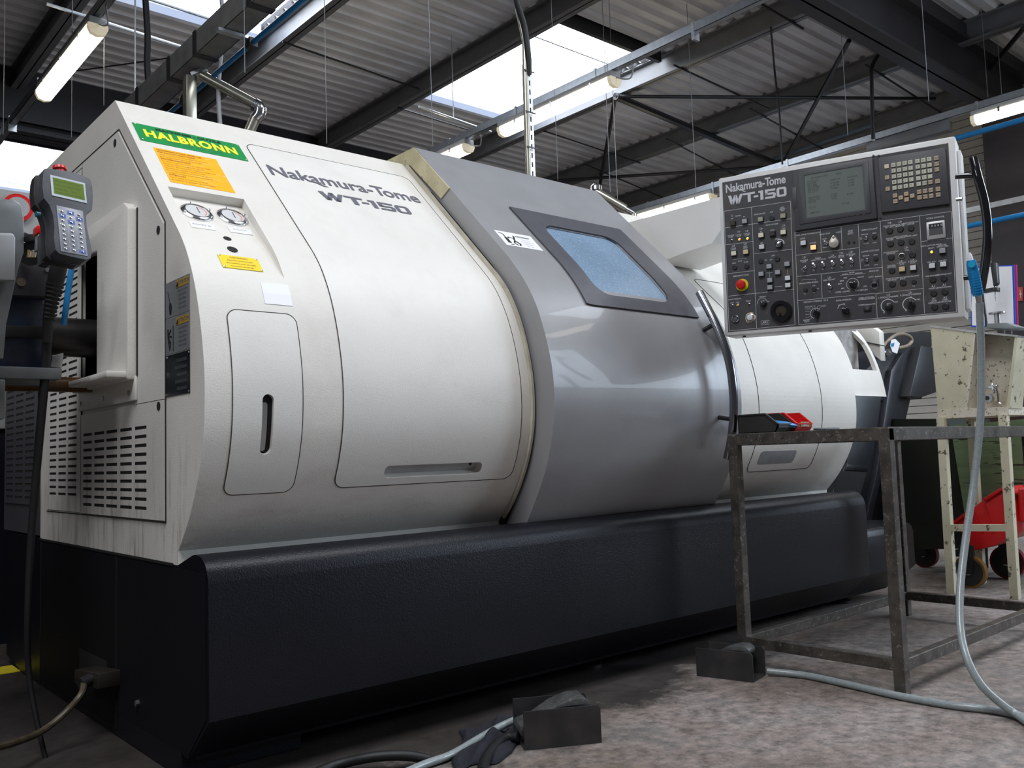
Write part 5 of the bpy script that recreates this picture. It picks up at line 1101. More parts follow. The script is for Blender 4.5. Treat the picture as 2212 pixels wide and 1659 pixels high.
# ================================================================== THINGS AROUND THE MACHINE
def handset():
    c = Vector((0.5424, 2.1, 1.3368)); yaw, tilt, roll = math.radians(10.905), math.radians(15.2), math.radians(-1.749)
    u0 = Vector((math.cos(yaw), math.sin(yaw), 0)); n0 = Vector((math.sin(yaw), -math.cos(yaw), 0)); z = Vector((0, 0, 1))
    n = n0*math.cos(tilt) + z*math.sin(tilt); v0 = z*math.cos(tilt) - n0*math.sin(tilt)
    u = u0*math.cos(roll) + v0*math.sin(roll); v = v0*math.cos(roll) - u0*math.sin(roll); F = frame(c, u, v, n)
    T = thing('handheld_controller', 'dark handheld controller with green screen hanging before the bar feeder', 'controller', matrix=F)
    def L(x, y): p = OP(60 + x/6.38, 340 + y/6.38, c, n) - c; return p.dot(u), p.dot(v)
    body = mat('handset grey plastic', (0.055, 0.057, 0.066), 0.45, var=0.05, bump=0.2, bscale=300)
    out = [(235, 150), (420, 165), (640, 205), (860, 290), (893, 400), (903, 540), (890, 720), (830, 755), (805, 800), (815, 950), (860, 1150), (888, 1290), (870, 1390), (800, 1410), (600, 1365), (430, 1320), (385, 1270), (365, 1100), (372, 950), (350, 790), (300, 650), (225, 560), (205, 400), (215, 230)]
    P = [Vector((*L(*q), -0.001)) for q in out]
    build(MB().prism(P, (0, 0, -0.040)), 'body', body, T, bevel=0.005, seg=3)
    bk = [Vector((p.x - 0.006, p.y - 0.002, -0.03)) for p in P]; build(MB().prism(bk, (0, 0, -0.022)), 'back_shell', M_BLACK, T, bevel=0.004)
    w, h = 0.0763, 0.0507
    build(MB().box((-w/2, -h/2, -0.001), (w/2, h/2, 0.0006)), 'screen_frame', mat('pale frame', (0.42, 0.47, 0.49), 0.4, var=0.03), T)
    so = build(MB().box((-w/2 + .005, -h/2 + .006, 0.0005), (w/2 - .004, h/2 - .005, 0.0009)), 'screen', mat('green lcd', (0.10, 0.16, 0.006), 0.4, spec=0.15, emit=(0.30, 0.45, 0.03), estr=0.01, var=0.06), T)
    t = MB()
    for i, l in enumerate(('BAR LOAD  AUTO  STOP', 'DIAM  12.0  LENGTH 3000', 'PUSHER POS.   1204.5', 'F1 MAN  F2 AUTO  F3 PAR')):
        q = text_mb(l, .0058, Matrix.Translation((-w/2 + .008, h/2 - .012 - .0095*i, .0011)), 0, .85, 'LEFT'); t.add(q.v, q.f)
    build(t, 'screen_text', mat('lcd text', (0.05, 0.085, 0.01), .5, var=.02), so, fixn=False)
    kx, ky, kw, kh = -.0017, -.103, .0577, .1109
    kp = build(MB().box((kx - kw/2, ky - kh/2, -.001), (kx + kw/2, ky + kh/2, .0005)), 'keypad', mat('keypad overlay', (0.23, 0.235, 0.27), .35, var=.15, vscale=30), T, bevel=.0004)
    blue = mat('blue key field', (0.05, 0.10, 0.34), .4, var=.08); bt = MB()
    fl = MB()
    for r in range(9):
        for c_ in range(3):
            x = kx - .0185 + .0185*c_ + .0006*r*0; y = ky + kh/2 - .0125 - .0113*r
            if (r, c_) in ((0, 1), (1, 0), (1, 2), (2, 1), (8, 2)): build(MB().box((x - .0078, y - .005, .0004), (x + .0078, y + .005, .0008)), 'key_field', blue, kp)
            build(MB().lathe([(.0031, .0006), (.0029, .0022), (.0015, .0031)], Matrix.Translation((x, y, 0)), 12), 'key', M_CHROME, kp, smooth=True)
            for (a, b, e, f) in ((-.0085, -.0053, .0085, -.0050), (-.0087, -.0053, -.0084, .0053)): fl.box((x + a, y + b, .0005), (x + e, y + f, .0007))
    build(fl, 'keypad_lines', M_PRINTW, kp)
    gl = mat('green led', (.3, .9, .2), .4, emit=(.4, 1, .2), estr=.9, var=.02)
    for r, c_ in ((0, 0), (3, 0), (3, 1), (3, 2)):
        x = kx - .0185 + .0185*c_ - .0055; y = ky + kh/2 - .010 - .0113*r; build(MB().cyl((x, y, .0006), (x, y, .0014), .0011, n=8), 'led', gl, kp)
    a, b = L(488, 160); build(MB().tube([(a, b - .004, -.016), (a, b + .004, -.016), (a, b + .006, -.016), (a, b + .0125, -.016)], [.0105, .0105, .0145, .0140], 24), 'stop_button', M_RED, T, smooth=True)
    a, b = L(188, 720); build(MB().tube([(a + .006, b, -.022), (a - .002, b, -.022)], .0065, 16), 'side_button', mat('teal button', (.01, .10, .13), .3, var=.05), T, smooth=True)
    inv = F.inverted()
    build(MB().tube([inv @ p for p in (OD(128, 570, 2.33), OD(122, 600, 2.33), OD(112, 640, 2.34), OD(104, 690, 2.35), OD(102, 740, 2.35))], [.020, .021, .016, .013, .012], 14), 'strain_relief', M_RUBBER, T, smooth=True)
    for k in range(9):
        t_ = k/9; p = OD(119 - 14*t_, 615 + 80*t_, 2.335 + .015*t_); build(MB().tube([inv @ p, inv @ (p + Vector((-.001, 0, -.004)))], .0215 - .008*t_, 14), 'relief_rib', M_RUBBER, T, smooth=True)
    o = build(MB().tube(crv([OD(103, 700, 2.36), OD(98, 800, 2.36), OD(84, 960, 2.34), OD(68, 1150, 2.32), OD(60, 1330, 2.3), OD(62, 1450, 2.3), OD(80, 1560, 2.28), OD(108, 1675, 2.25)], 8), [.0125 - .007*i/56 for i in range(57)], 12), 'controller_cable', M_RUBBER, smooth=True)
    props(o, 'black cable falling from the handheld controller to the floor', 'cable')
handset()

def bar_feeder():
    T = thing('bar_feeder', 'dark bar feeder pushing its tube into the left side of the machine', 'bar feeder', (0.2, 2.75, 0))
    y = 2.58
    def py(pts, yy, depth, name, m, bevel=0.004, **k):
        return build(MB().prism([OY(a, b, yy) for a, b in pts], (0, depth, 0)), name, m, T, bevel=bevel, **k)
    dk = mat('feeder dark paint', (0.030, 0.028, 0.034), 0.45, var=0.1, vscale=10); bl = mat('feeder blue paint', (0.012, 0.022, 0.048), 0.4, var=0.35, vscale=14, chips=(0.04, 0.06, 0.08), chip_amt=.4, cscale=70)
    py([(-160, 556), (110, 560), (110, 641), (-160, 632)], y, .30, 'upper_block', dk, label='dark grey upper block')
    py([(-160, 634), (106, 644), (104, 800), (-160, 790)], y + .03, .30, 'drive_block', bl, label='blue black drive block')
    py([(-160, 700), (98, 704), (99, 730), (-160, 728)], y + .01, .03, 'guide_slot', M_DARK)
    py([(-160, 785), (135, 795), (133, 820), (-160, 814)], y - .02, .42, 'shelf', mat('worn grey shelf', (0.17, 0.18, 0.19), .5, .2, var=.25, vscale=16))
    py([(112, 768), (138, 762), (134, 795), (108, 793)], y, .06, 'stop_bracket', M_STEEL, .002)
    for a, b, r, m in ((45, 610, .011, mat('brass bolt', (.35, .28, .2), .3, .8, var=.1)), (102, 584, .006, M_STEEL), (95, 654, .006, M_STEEL), (96, 772, .006, M_BLACK)):
        p = OY(a, b, y); build(MB().tube([p + Vector((0, -.006, 0)), p], r, 14), 'bolt', m, T, smooth=True)
    gal = mat('zinc bracket', (0.20, 0.21, 0.21), .38, .7, var=.2, vscale=14)
    py([(-160, 420), (30, 431), (46, 441), (52, 470), (52, 545), (40, 580), (14, 700), (8, 775), (-160, 775)], 2.44, .012, 'bracket_plate', gal, .003, label='zinc plated bracket plate')
    py([(-160, 498), (28, 503), (34, 512), (33, 606), (-160, 600)], 2.40, .03, 'bracket_box', mat('pale bracket box', (.30, .31, .31), .4, .4, var=.1), .004)
    # clamp holding the controller, cable bundle
    py([(92, 500), (108, 492), (118, 560), (112, 572), (92, 568)], 2.2, .05, 'controller_holder', M_BLACK, .004)
    py([(80, 486), (96, 480), (102, 492), (98, 504), (79, 504)], 2.30, .04, 'red_lever', M_RED, .004)
    py([(82, 506), (96, 506), (94, 541), (80, 540)], 2.30, .03, 'lever_post', M_STEEL, .003)
    build(MB().tube(crv([OY(52, 512, 2.5), OY(66, 516, 2.48), OY(84, 514, 2.42)], 6), .012, 12), 'cross_bar', M_BLACK, T, smooth=True)
    build(MB().tube([OY(66, 548, 2.50), OY(66, 549, 2.56)], .030, 20), 'rear_wheel', M_BLACK, T, smooth=True)
    for i in range(6):
        build(MB().tube([OY(62 + 3*i, 540 + 2*(i % 3), 2.46), OY(60 + 3*i, 556, 2.46)], .003, 8), 'fitting', M_CHROME if i % 2 else mat('brass fitting', (.6, .4, .15), .3, .8, var=.1), T, smooth=True)
    build(MB().tube([(0.2, 2.80, 0.965), (0.80, 2.80, 0.965)], .022, 16), 'coolant_hose', mat('amber ribbed hose', (.10, .045, .010), .3, var=.4, vscale=60, stretch=(8, .1, .1)), T, smooth=True)
    build(MB().box((0.05, 2.75, 0), (0.13, 2.85, 0.93)), 'support_leg', dk, T)
    build(MB().box((-.4, 2.6, 0), (-.3, 2.9, 0.93)), 'support_leg', dk, T)
    py([(-60, 815), (12, 820), (11, 905), (-60, 915)], 2.5, .05, 'lower_bracket', gal, .003)
    o = build(MB().tube(crv([OY(158, 560, 2.62), OY(150, 610, 2.62), OY(143, 660, 2.62), OY(138, 700, 2.64)], 6), .008, 10), 'air_hose', M_BLUEP, smooth=True); props(o, 'blue air hose running down behind the handheld controller', 'hose')
bar_feeder()

def left_background():
    T = thing('cabinet', 'light grey cabinet behind the bar feeder with a red ringed speaker', 'cabinet', (0.3, 4.4, 0))
    p = OY(0, 374, 4.3); q = OY(140, 395, 4.3)
    build(MB().prism([(-0.2, 4.3, 0.9), (1.75, 4.3, 0.9), (1.75, 4.3, 1.945), (-0.2, 4.3, 1.935)], (0, .5, 0)), 'body', mat('light grey cabinet', (.30, .305, .295), .5, var=.08, dirt=(.3, .29, .27), dirt_amt=.3), T, bevel=.01)
    a = OY(38, 449, 4.29)
    ro = build(MB().tube([a + Vector((0, .01, 0)), a + Vector((0, -.012, 0))], .060, 30), 'ring', M_RED, T, smooth=True, label='red ring'); 
    build(MB().tube([a + Vector((0, -.011, 0)), a + Vector((0, -.0135, 0))], .045, 24), 'grille', mat('perforated white', (.35, .35, .35), .5, var=.5, vscale=300), T, smooth=True)
    build(MB().box((-0.1, 4.32, 0), (1.7, 4.78, 0.9)), 'base', M_BASE, T)
    o = build(MB().box((OZ(0, 1440).x - .5, OZ(0, 1440).y - .02, 0.001), (OZ(46, 1463).x + .02, OZ(46, 1463).y + .10, 0.003)), 'floor_marking', mat('yellow floor paint', (.62, .50, .02), .55, var=.25, vscale=20)); props(o, 'yellow painted floor line at the lower left edge', 'floor marking')
left_background()

def cable_base():
    T = thing('supply_cable', 'grimy cable with box connector leaving the base at lower left', 'cable', (0.75, 2.8, 0))
    P = [OX(160, 1446, 0.74), OX(210, 1455, 0.74), OX(210, 1490, 0.74), OX(160, 1476, 0.74)]
    build(MB().prism(P, (0.07, 0, 0)), 'connector_box', mat('oily brown box', (.016, .012, .009), .5, var=.3), T, bevel=.004)
    g = OX(197, 1467, 0.74); build(MB().tube([g, g + Vector((-.03, -.01, -.006))], .016, 14), 'gland', M_BLACK, T, smooth=True)
    pts = [g + Vector((-.02, -.005, -.004)), OX(175, 1500, .70), OX(140, 1540, .66), OX(90, 1580, .60), OX(30, 1605, .52), OX(-30, 1620, .45)]
    build(MB().tube(crv(pts, 6), .0085, 10), 'cable', mat('oily cream cable', (.075, .058, .036), .4, var=.4, vscale=40), T, smooth=True)
cable_base()

def pedal(A, B, back, hz, label, clamp):
    A = Vector((*A, 0)); B = Vector((*B, 0)); d = (B - A); L = d.length; d.normalize(); nrm = Vector((-d.y, d.x, 0)); 
    if nrm.dot(Vector((1, 1, 0))) < 0: nrm = -nrm
    T = thing('foot_pedal', label, 'foot pedal', (A + B)/2, 'foot pedals in steel guards')
    st = mat('dark steel plate', (0.055, 0.053, 0.055), 0.42, .5, var=.25, vscale=14, dirt=(.09, .07, .05), dirt_amt=.5, dscale=14)
    for o_, nm in ((0, 'front_guard_plate'), (back, 'rear_guard_plate')):
        P = A + nrm*o_; build(MB().prism([P, P + d*L, P + d*L + Vector((0, 0, hz - .008)), P + d*(L - .006) + Vector((0, 0, hz)), P + Vector((0, 0, hz))], nrm*.005), nm, st, T)
    build(MB().prism([A + nrm*.005, A + nrm*back, A + d*L + nrm*back, A + d*L + nrm*.005], (0, 0, .005)), 'base_plate', st, T)
    ped = mat('cast pedal', (.075, .075, .072), .5, .3, var=.3, vscale=30, chips=(.25, .24, .2), chip_amt=.4, cscale=120)
    a0 = A + nrm*(.022); pr = [(-.005, .052), (.04, .066), (.09, .094), (.135, .108), (.165, .107), (.178, .094), (.175, .080), (.13, .086), (.08, .070), (.03, .045), (-.005, .03)]
    k = L/.197
    build(MB().prism([a0 + d*(x*k) + Vector((0, 0, z*hz/.092)) for x, z in pr], nrm*(back - .045)), 'pedal', ped, T, bevel=.005)
    build(MB().cyl(a0 + d*(.09*k) + Vector((0, 0, .05)), a0 + d*(.09*k) + nrm*(back - .03) + Vector((0, 0, .05)), .009), 'pivot_pin', M_STEEL, T, smooth=True)
    build(MB().prism([a0 + d*.02, a0 + d*(L - .03), a0 + d*(L - .03) + Vector((0, 0, .03)), a0 + d*.02 + Vector((0, 0, .03))], nrm*(back - .05)), 'switch_box', M_BLACK, T, bevel=.003)
    return T
pedal((1.478, 1.705), (1.650, 1.610), .125, .092, 'foot pedal in steel guard on the floor before the machine base', False)
pedal((2.338, 1.849), (2.383, 1.668), .105, .088, 'foot pedal in steel guard beside the table left leg', False)

M_HOSE = mat('clear braided hose', (0.27, 0.305, 0.31), 0.28, var=.16, vscale=120, coat=.2, stretch=(1, 1, 2.5))
def hoses():
    def hose(pts, r, m, name, label, cat='hose', n=8):
        o = build(MB().tube(crv(pts, n), r, 12), name, m, smooth=True); props(o, label, cat); return o
    hose([OZ(1120, 1552, .035), OZ(1080, 1570, .024), OZ(1030, 1598, .014), OZ(975, 1630, .012), OZ(915, 1652, .012), OZ(840, 1685, .012)], .0095, M_HOSE, 'pedal_hose', 'pale braided hose running from the front pedal to the lower edge')
    hose([OZ(1120, 1592, .02), OZ(1095, 1594, .016), OZ(1070, 1612, .015), OZ(1050, 1638, .014), OZ(1040, 1670, .014)], .013, M_RUBBER, 'corrugated_hose', 'black corrugated hose curling from the front pedal')
    hose([OZ(925, 1640, .014), OZ(870, 1632, .03), OZ(800, 1636, .03), OZ(720, 1655, .014), OZ(640, 1690, .014)], .012, M_RUBBER, 'corrugated_hose', 'black corrugated hose lying in the shadow under the base')
    hose([OZ(1658, 1450, .014), OZ(1740, 1459, .011), OZ(1830, 1478, .011), OZ(1940, 1503, .011), OZ(2060, 1524, .011), OZ(2160, 1536, .011), OZ(2250, 1560, .011)], .0105, M_HOSE, 'floor_hose', 'pale braided hose on the floor from the second pedal to the right edge')
    # air gun with hose
    T = thing('air_gun', 'blue air gun hooked on the black handle of the control panel', 'air gun', OD(2105, 600, 2.62))
    bm_ = mat('blue gun plastic', (0.01, 0.27, 0.62), .32, var=.05)
    D = 2.60
    g0 = OD(2097, 562, D); g1 = OD(2113, 640, D + .01)
    ax = (g1 - g0).normalized(); side = (OD(2110, 562, D) - OD(2090, 562, D)).normalized(); side = (side - ax*side.dot(ax)).normalized(); nn = ax.cross(side)
    def sect(p, w, h): return [p + side*a*w + nn*b*h for a, b in ((-.5, -.35), (-.35, -.5), (.35, -.5), (.5, -.35), (.5, .35), (.35, .5), (-.35, .5), (-.5, .35))]
    mb = MB(); secs = [(0, .017, .022), (.012, .021, .028), (.03, .023, .03), (.07, .024, .028), (.105, .023, .024)]
    vs = []; fs = []
    for i, (t, w, h) in enumerate(secs):
        vs += sect(g0 + ax*t, w, h)
        if i: fs += [((i-1)*8 + k, (i-1)*8 + (k+1) % 8, i*8 + (k+1) % 8, i*8 + k) for k in range(8)]
    fs += [tuple(range(8)), tuple(range(39, 31, -1))]; mb.add(vs, fs); build(mb, 'grip', bm_, T, smooth=True)
    for k in range(9):
        p = g0 + ax*(.034 + .0075*k); build(MB().add([q for q in sect(p, .0250, .0300)] + [q for q in sect(p + ax*.0028, .0250, .0300)], [(j, (j+1) % 8, 8 + (j+1) % 8, 8 + j) for j in range(8)] + [tuple(range(8)), tuple(range(15, 7, -1))]), 'grip_rib', bm_, T)
    bt = g0 + ax*.012 - nn*0.0; cdir = (EYE - g0).normalized(); build(MB().tube([bt + cdir*.010, bt + cdir*.020], .0095, 18), 'trigger_button', mat('light blue button', (.02, .42, .72), .35, var=.04), T, smooth=True)
    build(MB().tube([g0 + side*-.001, g0 - ax*.012, g0 - ax*.022], [.008, .0065, .003], 12), 'nozzle', M_WHITE, T, smooth=True)
    build(MB().tube([g1 - ax*.002, g1 + ax*.012, g1 + ax*.024, g1 + ax*.026], [.009, .0085, .0085, .0095], 8), 'connector', M_STEEL, T, smooth=True)
    fl = [OZ(2250, 1585, .012), OZ(2205, 1550, .013)]
    pts = [g1 + ax*.02, OD(2117, 690, D + .02), OD(2120, 780, D + .03), OD(2118, 900, D + .02), OD(2104, 1040, D), OD(2088, 1150, D - .04), OD(2075, 1260, D - .10), OD(2074, 1350, D - .16), OD(2088, 1420, D - .22), OD(2120, 1480, D - .26), OD(2165, 1522, D - .28), fl[1] , fl[0]]
    hose(pts, .0105, M_HOSE, 'air_hose', 'long pale hose drooping from the blue air gun to the floor', n=7)
    # rag
    random.seed(11); n = 22; vs = []; fs = []
    o0 = OZ(1055, 1600)
    c = OZ(1052, 1606); ex = (OZ(1110, 1585) - OZ(985, 1625)); ex.z = 0; ey = (OZ(1060, 1562) - OZ(1050, 1650)); ey.z = 0
    for i in range(n + 1):
        for j in range(n + 1):
            a, b = i/n - .5, j/n - .5; h = .016 + .010*math.sin(9*a + 6*b + 1)*math.cos(11*b - 4*a) + .006*math.sin(19*a - 9*b) + random.uniform(-.001, .001)
            e = max(abs(a), abs(b))*2; h = max(.003, h*(1 - e**6)) ; w = 1 + .12*math.sin(7*a + 9*b)
            p = c + ex*a*w + ey*b*(1 + .15*math.sin(8*a)); vs.append((p.x, p.y, h))
            if i and j: k = i*(n+1) + j; fs.append((k, k - 1, k - n - 2, k - n - 1))
    o = build(MB().add(vs, fs), 'rag', mat('navy cloth', (0.010, 0.010, 0.018), .9, var=.2, vscale=60, bump=.4, bscale=500), smooth=True, solid=.003); props(o, 'crumpled dark blue rag lying by the front pedal', 'cloth')
hoses()

def table():
    T = thing('steel_table', 'rough welded steel frame table in front of the machine right end', 'table', (3.1, 1.55, 0))
    st = mat('oily raw steel', (0.11, 0.098, 0.085), .42, .55, var=.35, vscale=22, dirt=(.035, .025, .018), dirt_amt=.75, dscale=18, chips=(.5, .48, .44), chip_amt=.35, cscale=70)
    x0, x1, y0, y1 = 2.553, 3.72, 1.283, 1.812; w = .034; ht = .766
    for x, y in ((x0, y0), (x0, y1), (x1, y0 + .03), (x1, y1 + .02)):
        build(MB().box((x - w/2, y - w/2, 0), (x + w/2, y + w/2, ht - .003)), 'leg', st, T, bevel=.002, seg=1)
    def rail(p, q, z, name='rail', hh=.034): build(MB().beam((*p, z), (*q, z), w - .004, hh), name, st, T, bevel=.002, seg=1)
    B = .083
    rail((x0, y0), (x0, y1), B); rail((x0, y1), (x1, y1 + .02), B); rail((x0, y0), (x1, y0 + .03), B); rail((x1, y0 + .03), (x1, y1 + .02), B)
    z = ht - .020
    rail((x0, y0 - .017), (x0, y1 + .017), z, 'top_rail', .040); rail((x0 + .017, y1), (x1 + .017, y1 + .02), z, 'top_rail', .040); rail((x0 + .017, y0), (x1 + .017, y0 + .03), z, 'top_rail', .040); rail((x1, y0 + .03), (x1, y1 + .02), z, 'top_rail', .040)
    build(MB().box((x0 + .018, y0 + .02, ht - .006), (x1 - .01, y1 - .01, ht - .002)), 'sheet_top', st, T)
    for y in (1.45, 1.62, 1.72): build(MB().tube([(x0 - .0175, y, z + .004), (x0 - .014, y, z + .004)], .006, 8), 'weld_spot', st, T)
    def bin_(x, yf, L, W, H, m, label, fr=.55, tag_=None):
        t = thing('storage_bin', label, 'bin', (x + W/2, yf + L/2, ht), 'storage bins on the steel table')
        pr = [(yf + .012, 0), (yf + L, 0), (yf + L, H), (yf + L*.30, H), (yf, H*fr), (yf, H*.25)]
        side = lambda xx: [(xx, a, ht + b) for a, b in pr]
        th = .003
        mb = MB(); mb.prism(side(x), (th, 0, 0)); mb.prism(side(x + W - th), (th, 0, 0)); mb.box((x, yf + L - th, ht), (x + W, yf + L, ht + H)); mb.box((x, yf + .012, ht), (x + W, yf + L, ht + th))
        mb.prism([(x, yf + .012, ht), (x, yf, ht + H*.25), (x, yf, ht + H*fr), (x, yf + th, ht + H*fr), (x, yf + .012 + th, ht)], (W, 0, 0))
        build(mb, 'shell', m, t)
        rim = MB()
        for xx in (x - .003, x + W - .003): rim.beam((xx + .003, yf + L, ht + H), (xx + .003, yf + L*.30, ht + H), .008, .005); rim.beam((xx + .003, yf + L*.30, ht + H), (xx + .003, yf, ht + H*fr), .008, .005)
        rim.beam((x, yf, ht + H*fr), (x + W, yf, ht + H*fr), .006, .005); rim.beam((x, yf + L, ht + H), (x + W, yf + L, ht + H), .008, .005)
        build(rim, 'rim', m, t)
        if tag_:
            lo = build(MB().box((x + W*.25, yf - .0015, ht + H*.26), (x + W*.80, yf, ht + H*.52)), 'label', mat('worn brass label', (.35, .30, .14), .4, var=.4, vscale=90), t)
            build(text_mb('8.2', .014, frame(Vector((x + W*.52, yf - .0022, ht + H*.39)), Vector((1, 0, 0)), Vector((0, 0, 1)), Vector((0, -1, 0))), .0003), 'lettering', M_PAPER, lo, fixn=False)
        return t
    bk = mat('dusty black bin', (.022, .021, .019), .55, var=.25, vscale=12, dirt=(.06, .052, .04), dirt_amt=.4, dscale=10)
    bin_(2.575, 1.655, .155, .085, .062, bk, 'long black storage bin nearest the grey door holding a blue part', fr=.42)
    bin_(2.668, 1.645, .15, .094, .064, M_RED, 'red storage bin with a small worn label', fr=.42, tag_='x')
    o = build(MB().prism([(2.60, 1.672, ht + .030), (2.598, 1.690, ht + .040), (2.615, 1.695, ht + .042), (2.64, 1.660, ht + .034), (2.668, 1.645, ht + .026), (2.662, 1.638, ht + .020), (2.63, 1.655, ht + .024)], (.0, .008, -.008)), 'blue_fitting', M_BLUEP, bevel=.002); props(o, 'blue plastic part sticking out of the black bin', 'part')
    o = build(MB().prism([(2.66, 1.58, ht), (2.79, 1.56, ht), (2.83, 1.60, ht), (2.77, 1.64, ht)], (0, 0, .010)), 'tray', M_BLACK, bevel=.003); props(o, 'flat black tray lying right of the red bin', 'tray')
table()

def stand():
    XS = 4.38
    T = thing('machine_stand', 'chipped cream sheet metal stand right of the steel table', 'stand', (XS + .2, 1.8, 0))
    cr_ = mat('chipped cream paint', (.56, .52, .38), .5, var=.10, vscale=8, chips=(.07, .045, .03), chip_amt=.9, cscale=26, dirt=(.35, .38, .25), dirt_amt=.3, dscale=6)
    cr3 = mat('cream paint rusty', (.62, .57, .47), .5, var=.10, vscale=8, chips=(.09, .05, .025), chip_amt=.9, cscale=55, dirt=(.40, .30, .18), dirt_amt=.5, dscale=7)
    def px_(pts, x, depth, name, m, bevel=0.0, par=T, **k): return build(MB().prism([OX(a, b, x) for a, b in pts], (depth, 0, 0)), name, m, par, bevel=bevel, **k)
    px_([(2010, 706), (2104, 719), (2083, 884), (2026, 890)], XS, .012, 'left_panel', cr_)
    px_([(2104, 719), (2107, 722), (2090, 884), (2083, 884)], XS, .14, 'inner_cheek', cr3)
    px_([(2096, 716), (2200, 728), (2186, 884), (2080, 884)], XS + .14, .01, 'recess_panel', cr3)
    px_([(2192, 728), (2198, 728), (2181, 882), (2174, 882)], XS, .15, 'right_cheek', cr_)
    px_([(2008, 702), (2104, 714), (2198, 724), (2198, 728), (2104, 719), (2010, 707)], XS - .003, .30, 'top_rim', M_STEEL)
    px_([(2024, 886), (2178, 878), (2180, 896), (2026, 905)], XS - .002, .36, 'shelf_edge', cr3)
    build(MB().beam(OX(2034, 902, XS), OX(2057, 1282, XS), .036, .036, up=(1, 0, 0)), 'leg', cr_, T)
    build(MB().beam(OX(2168, 896, XS), OX(2194, 1294, XS), .036, .036, up=(1, 0, 0)), 'leg', cr_, T)
    build(MB().beam(OX(2034, 902, XS) + Vector((.34, 0, 0)), OX(2045, 1280, XS) + Vector((.40, 0, 0)), .036, .036, up=(1, 0, 0)), 'leg', cr_, T)
    build(MB().beam(OX(2168, 896, XS) + Vector((.34, 0, 0)), OX(2182, 1294, XS) + Vector((.40, 0, 0)), .036, .036, up=(1, 0, 0)), 'leg', cr_, T)
    build(MB().beam(OX(2050, 1140, XS), OX(2184, 1140, XS), .030, .032, up=(1, 0, 0)), 'cross_bar', cr_, T)
    # clamp tool in the recess
    o = thing('clamp_tool', 'small chrome clamp tool lying in the stand recess', 'tool', OX(2140, 862, XS + .06))
    c = OX(2138, 860, XS + .06); r = (OX(2150, 860, XS + .06) - c).length*.9
    build(MB().tube([c, c + Vector((-.03, 0, 0))], r, 20), 'disc', M_STEEL, o, smooth=True)
    build(MB().tube([c + Vector((-.03, 0, 0)), c + Vector((-.034, 0, 0))], r*.45, 14), 'hub', M_BLACK, o, smooth=True)
    build(MB().beam(OX(2130, 838, XS + .05), OX(2156, 834, XS + .05), .02, .012), 'jaw', M_CHROME, o, bevel=.002)
    build(MB().beam(OX(2142, 828, XS + .04), OX(2148, 850, XS + .04), .012, .012), 'jaw', M_CHROME, o, bevel=.002)
    build(MB().tube(crv([OX(2152, 838, XS + .04), OX(2156, 855, XS + .04), OX(2157, 868, XS + .04), OX(2163, 872, XS + .04)], 4), .004, 8), 'lever', M_CHROME, o, smooth=True)
    # document pocket
    XD_ = XS + .26
    D = thing('document_pocket', 'blue and magenta framed document pocket holding paper, behind the air gun', 'document holder', OX(2145, 705, XD_))
    mag = mat('magenta frame', (.55, .02, .16), .4, var=.05); blu = mat('royal blue frame', (.01, .08, .48), .4, var=.05)
    px_([(2096, 576), (2196, 572), (2199, 704), (2098, 706)], XD_ + .012, .006, 'rear_pocket', mag, par=D)
    px_([(2094, 577), (2190, 572), (2194, 704), (2098, 707)], XD_, .008, 'front_pocket', blu, par=D)
    px_([(2128, 577), (2186, 575), (2190, 702), (2130, 704)], XD_ - .001, .001, 'paper_sheet', M_PAPER, par=D)
    px_([(2098, 582), (2124, 578), (2127, 704), (2100, 703)], XD_ - .001, .001, 'paper_sheet', M_PAPER, par=D)
    build(MB().beam(OX(2126, 600, XD_ - .004), OX(2131, 704, XD_ - .004), .004, .006), 'spine', M_WHITE, D)
    # measuring stand: dark spindle over a small steel table
    G = thing('height_gauge', 'black handled gauge over a round steel anvil on the stand', 'gauge', OX(2150, 712, XS + .1)); XG = XS + .10
    px_([(2138, 568), (2152, 567), (2155, 612), (2150, 618), (2145, 618)], XG, .03, 'handle', M_BLACK, .004, par=G)
    px_([(2122, 625), (2144, 621), (2155, 620), (2155, 630), (2144, 629), (2124, 633)], XG, .03, 'arm', M_BLACK, .002, par=G)
    a = OX(2149, 618, XG + .01); b = OX(2151, 651, XG + .01); build(MB().tube([a, a.lerp(b, .4), b], [.005, .003, .0008], 8), 'needle', M_CHROME, G, smooth=True)
    a = OX(2154, 675, XG + .02); r = (OX(2172, 675, XG) - OX(2154, 675, XG)).length; build(MB().tube([a, a + Vector((0, 0, -.006))], r, 28), 'anvil_disc', M_STEEL, G, smooth=True)
    b = OX(2155, 698, XG + .02); build(MB().tube([a, b], .013, 16), 'anvil_post', M_STEEL, G, smooth=True)
    px_([(2132, 699), (2174, 697), (2200, 706), (2198, 711), (2130, 709)], XG - .02, .12, 'base', mat('grey cast base', (.18, .20, .20), .45, .4, var=.15), .003, par=G)
    for x in (2171, 2186): build(MB().tube([OX(x, 707, XG), OX(x, 722, XG)], .004, 8), 'base_foot', M_CHROME, G, smooth=True)
    build(MB().beam(OX(2122, 630, XG + .02), OX(2132, 706, XG + .02), .008, .008), 'column', M_BLACK, G)
stand()

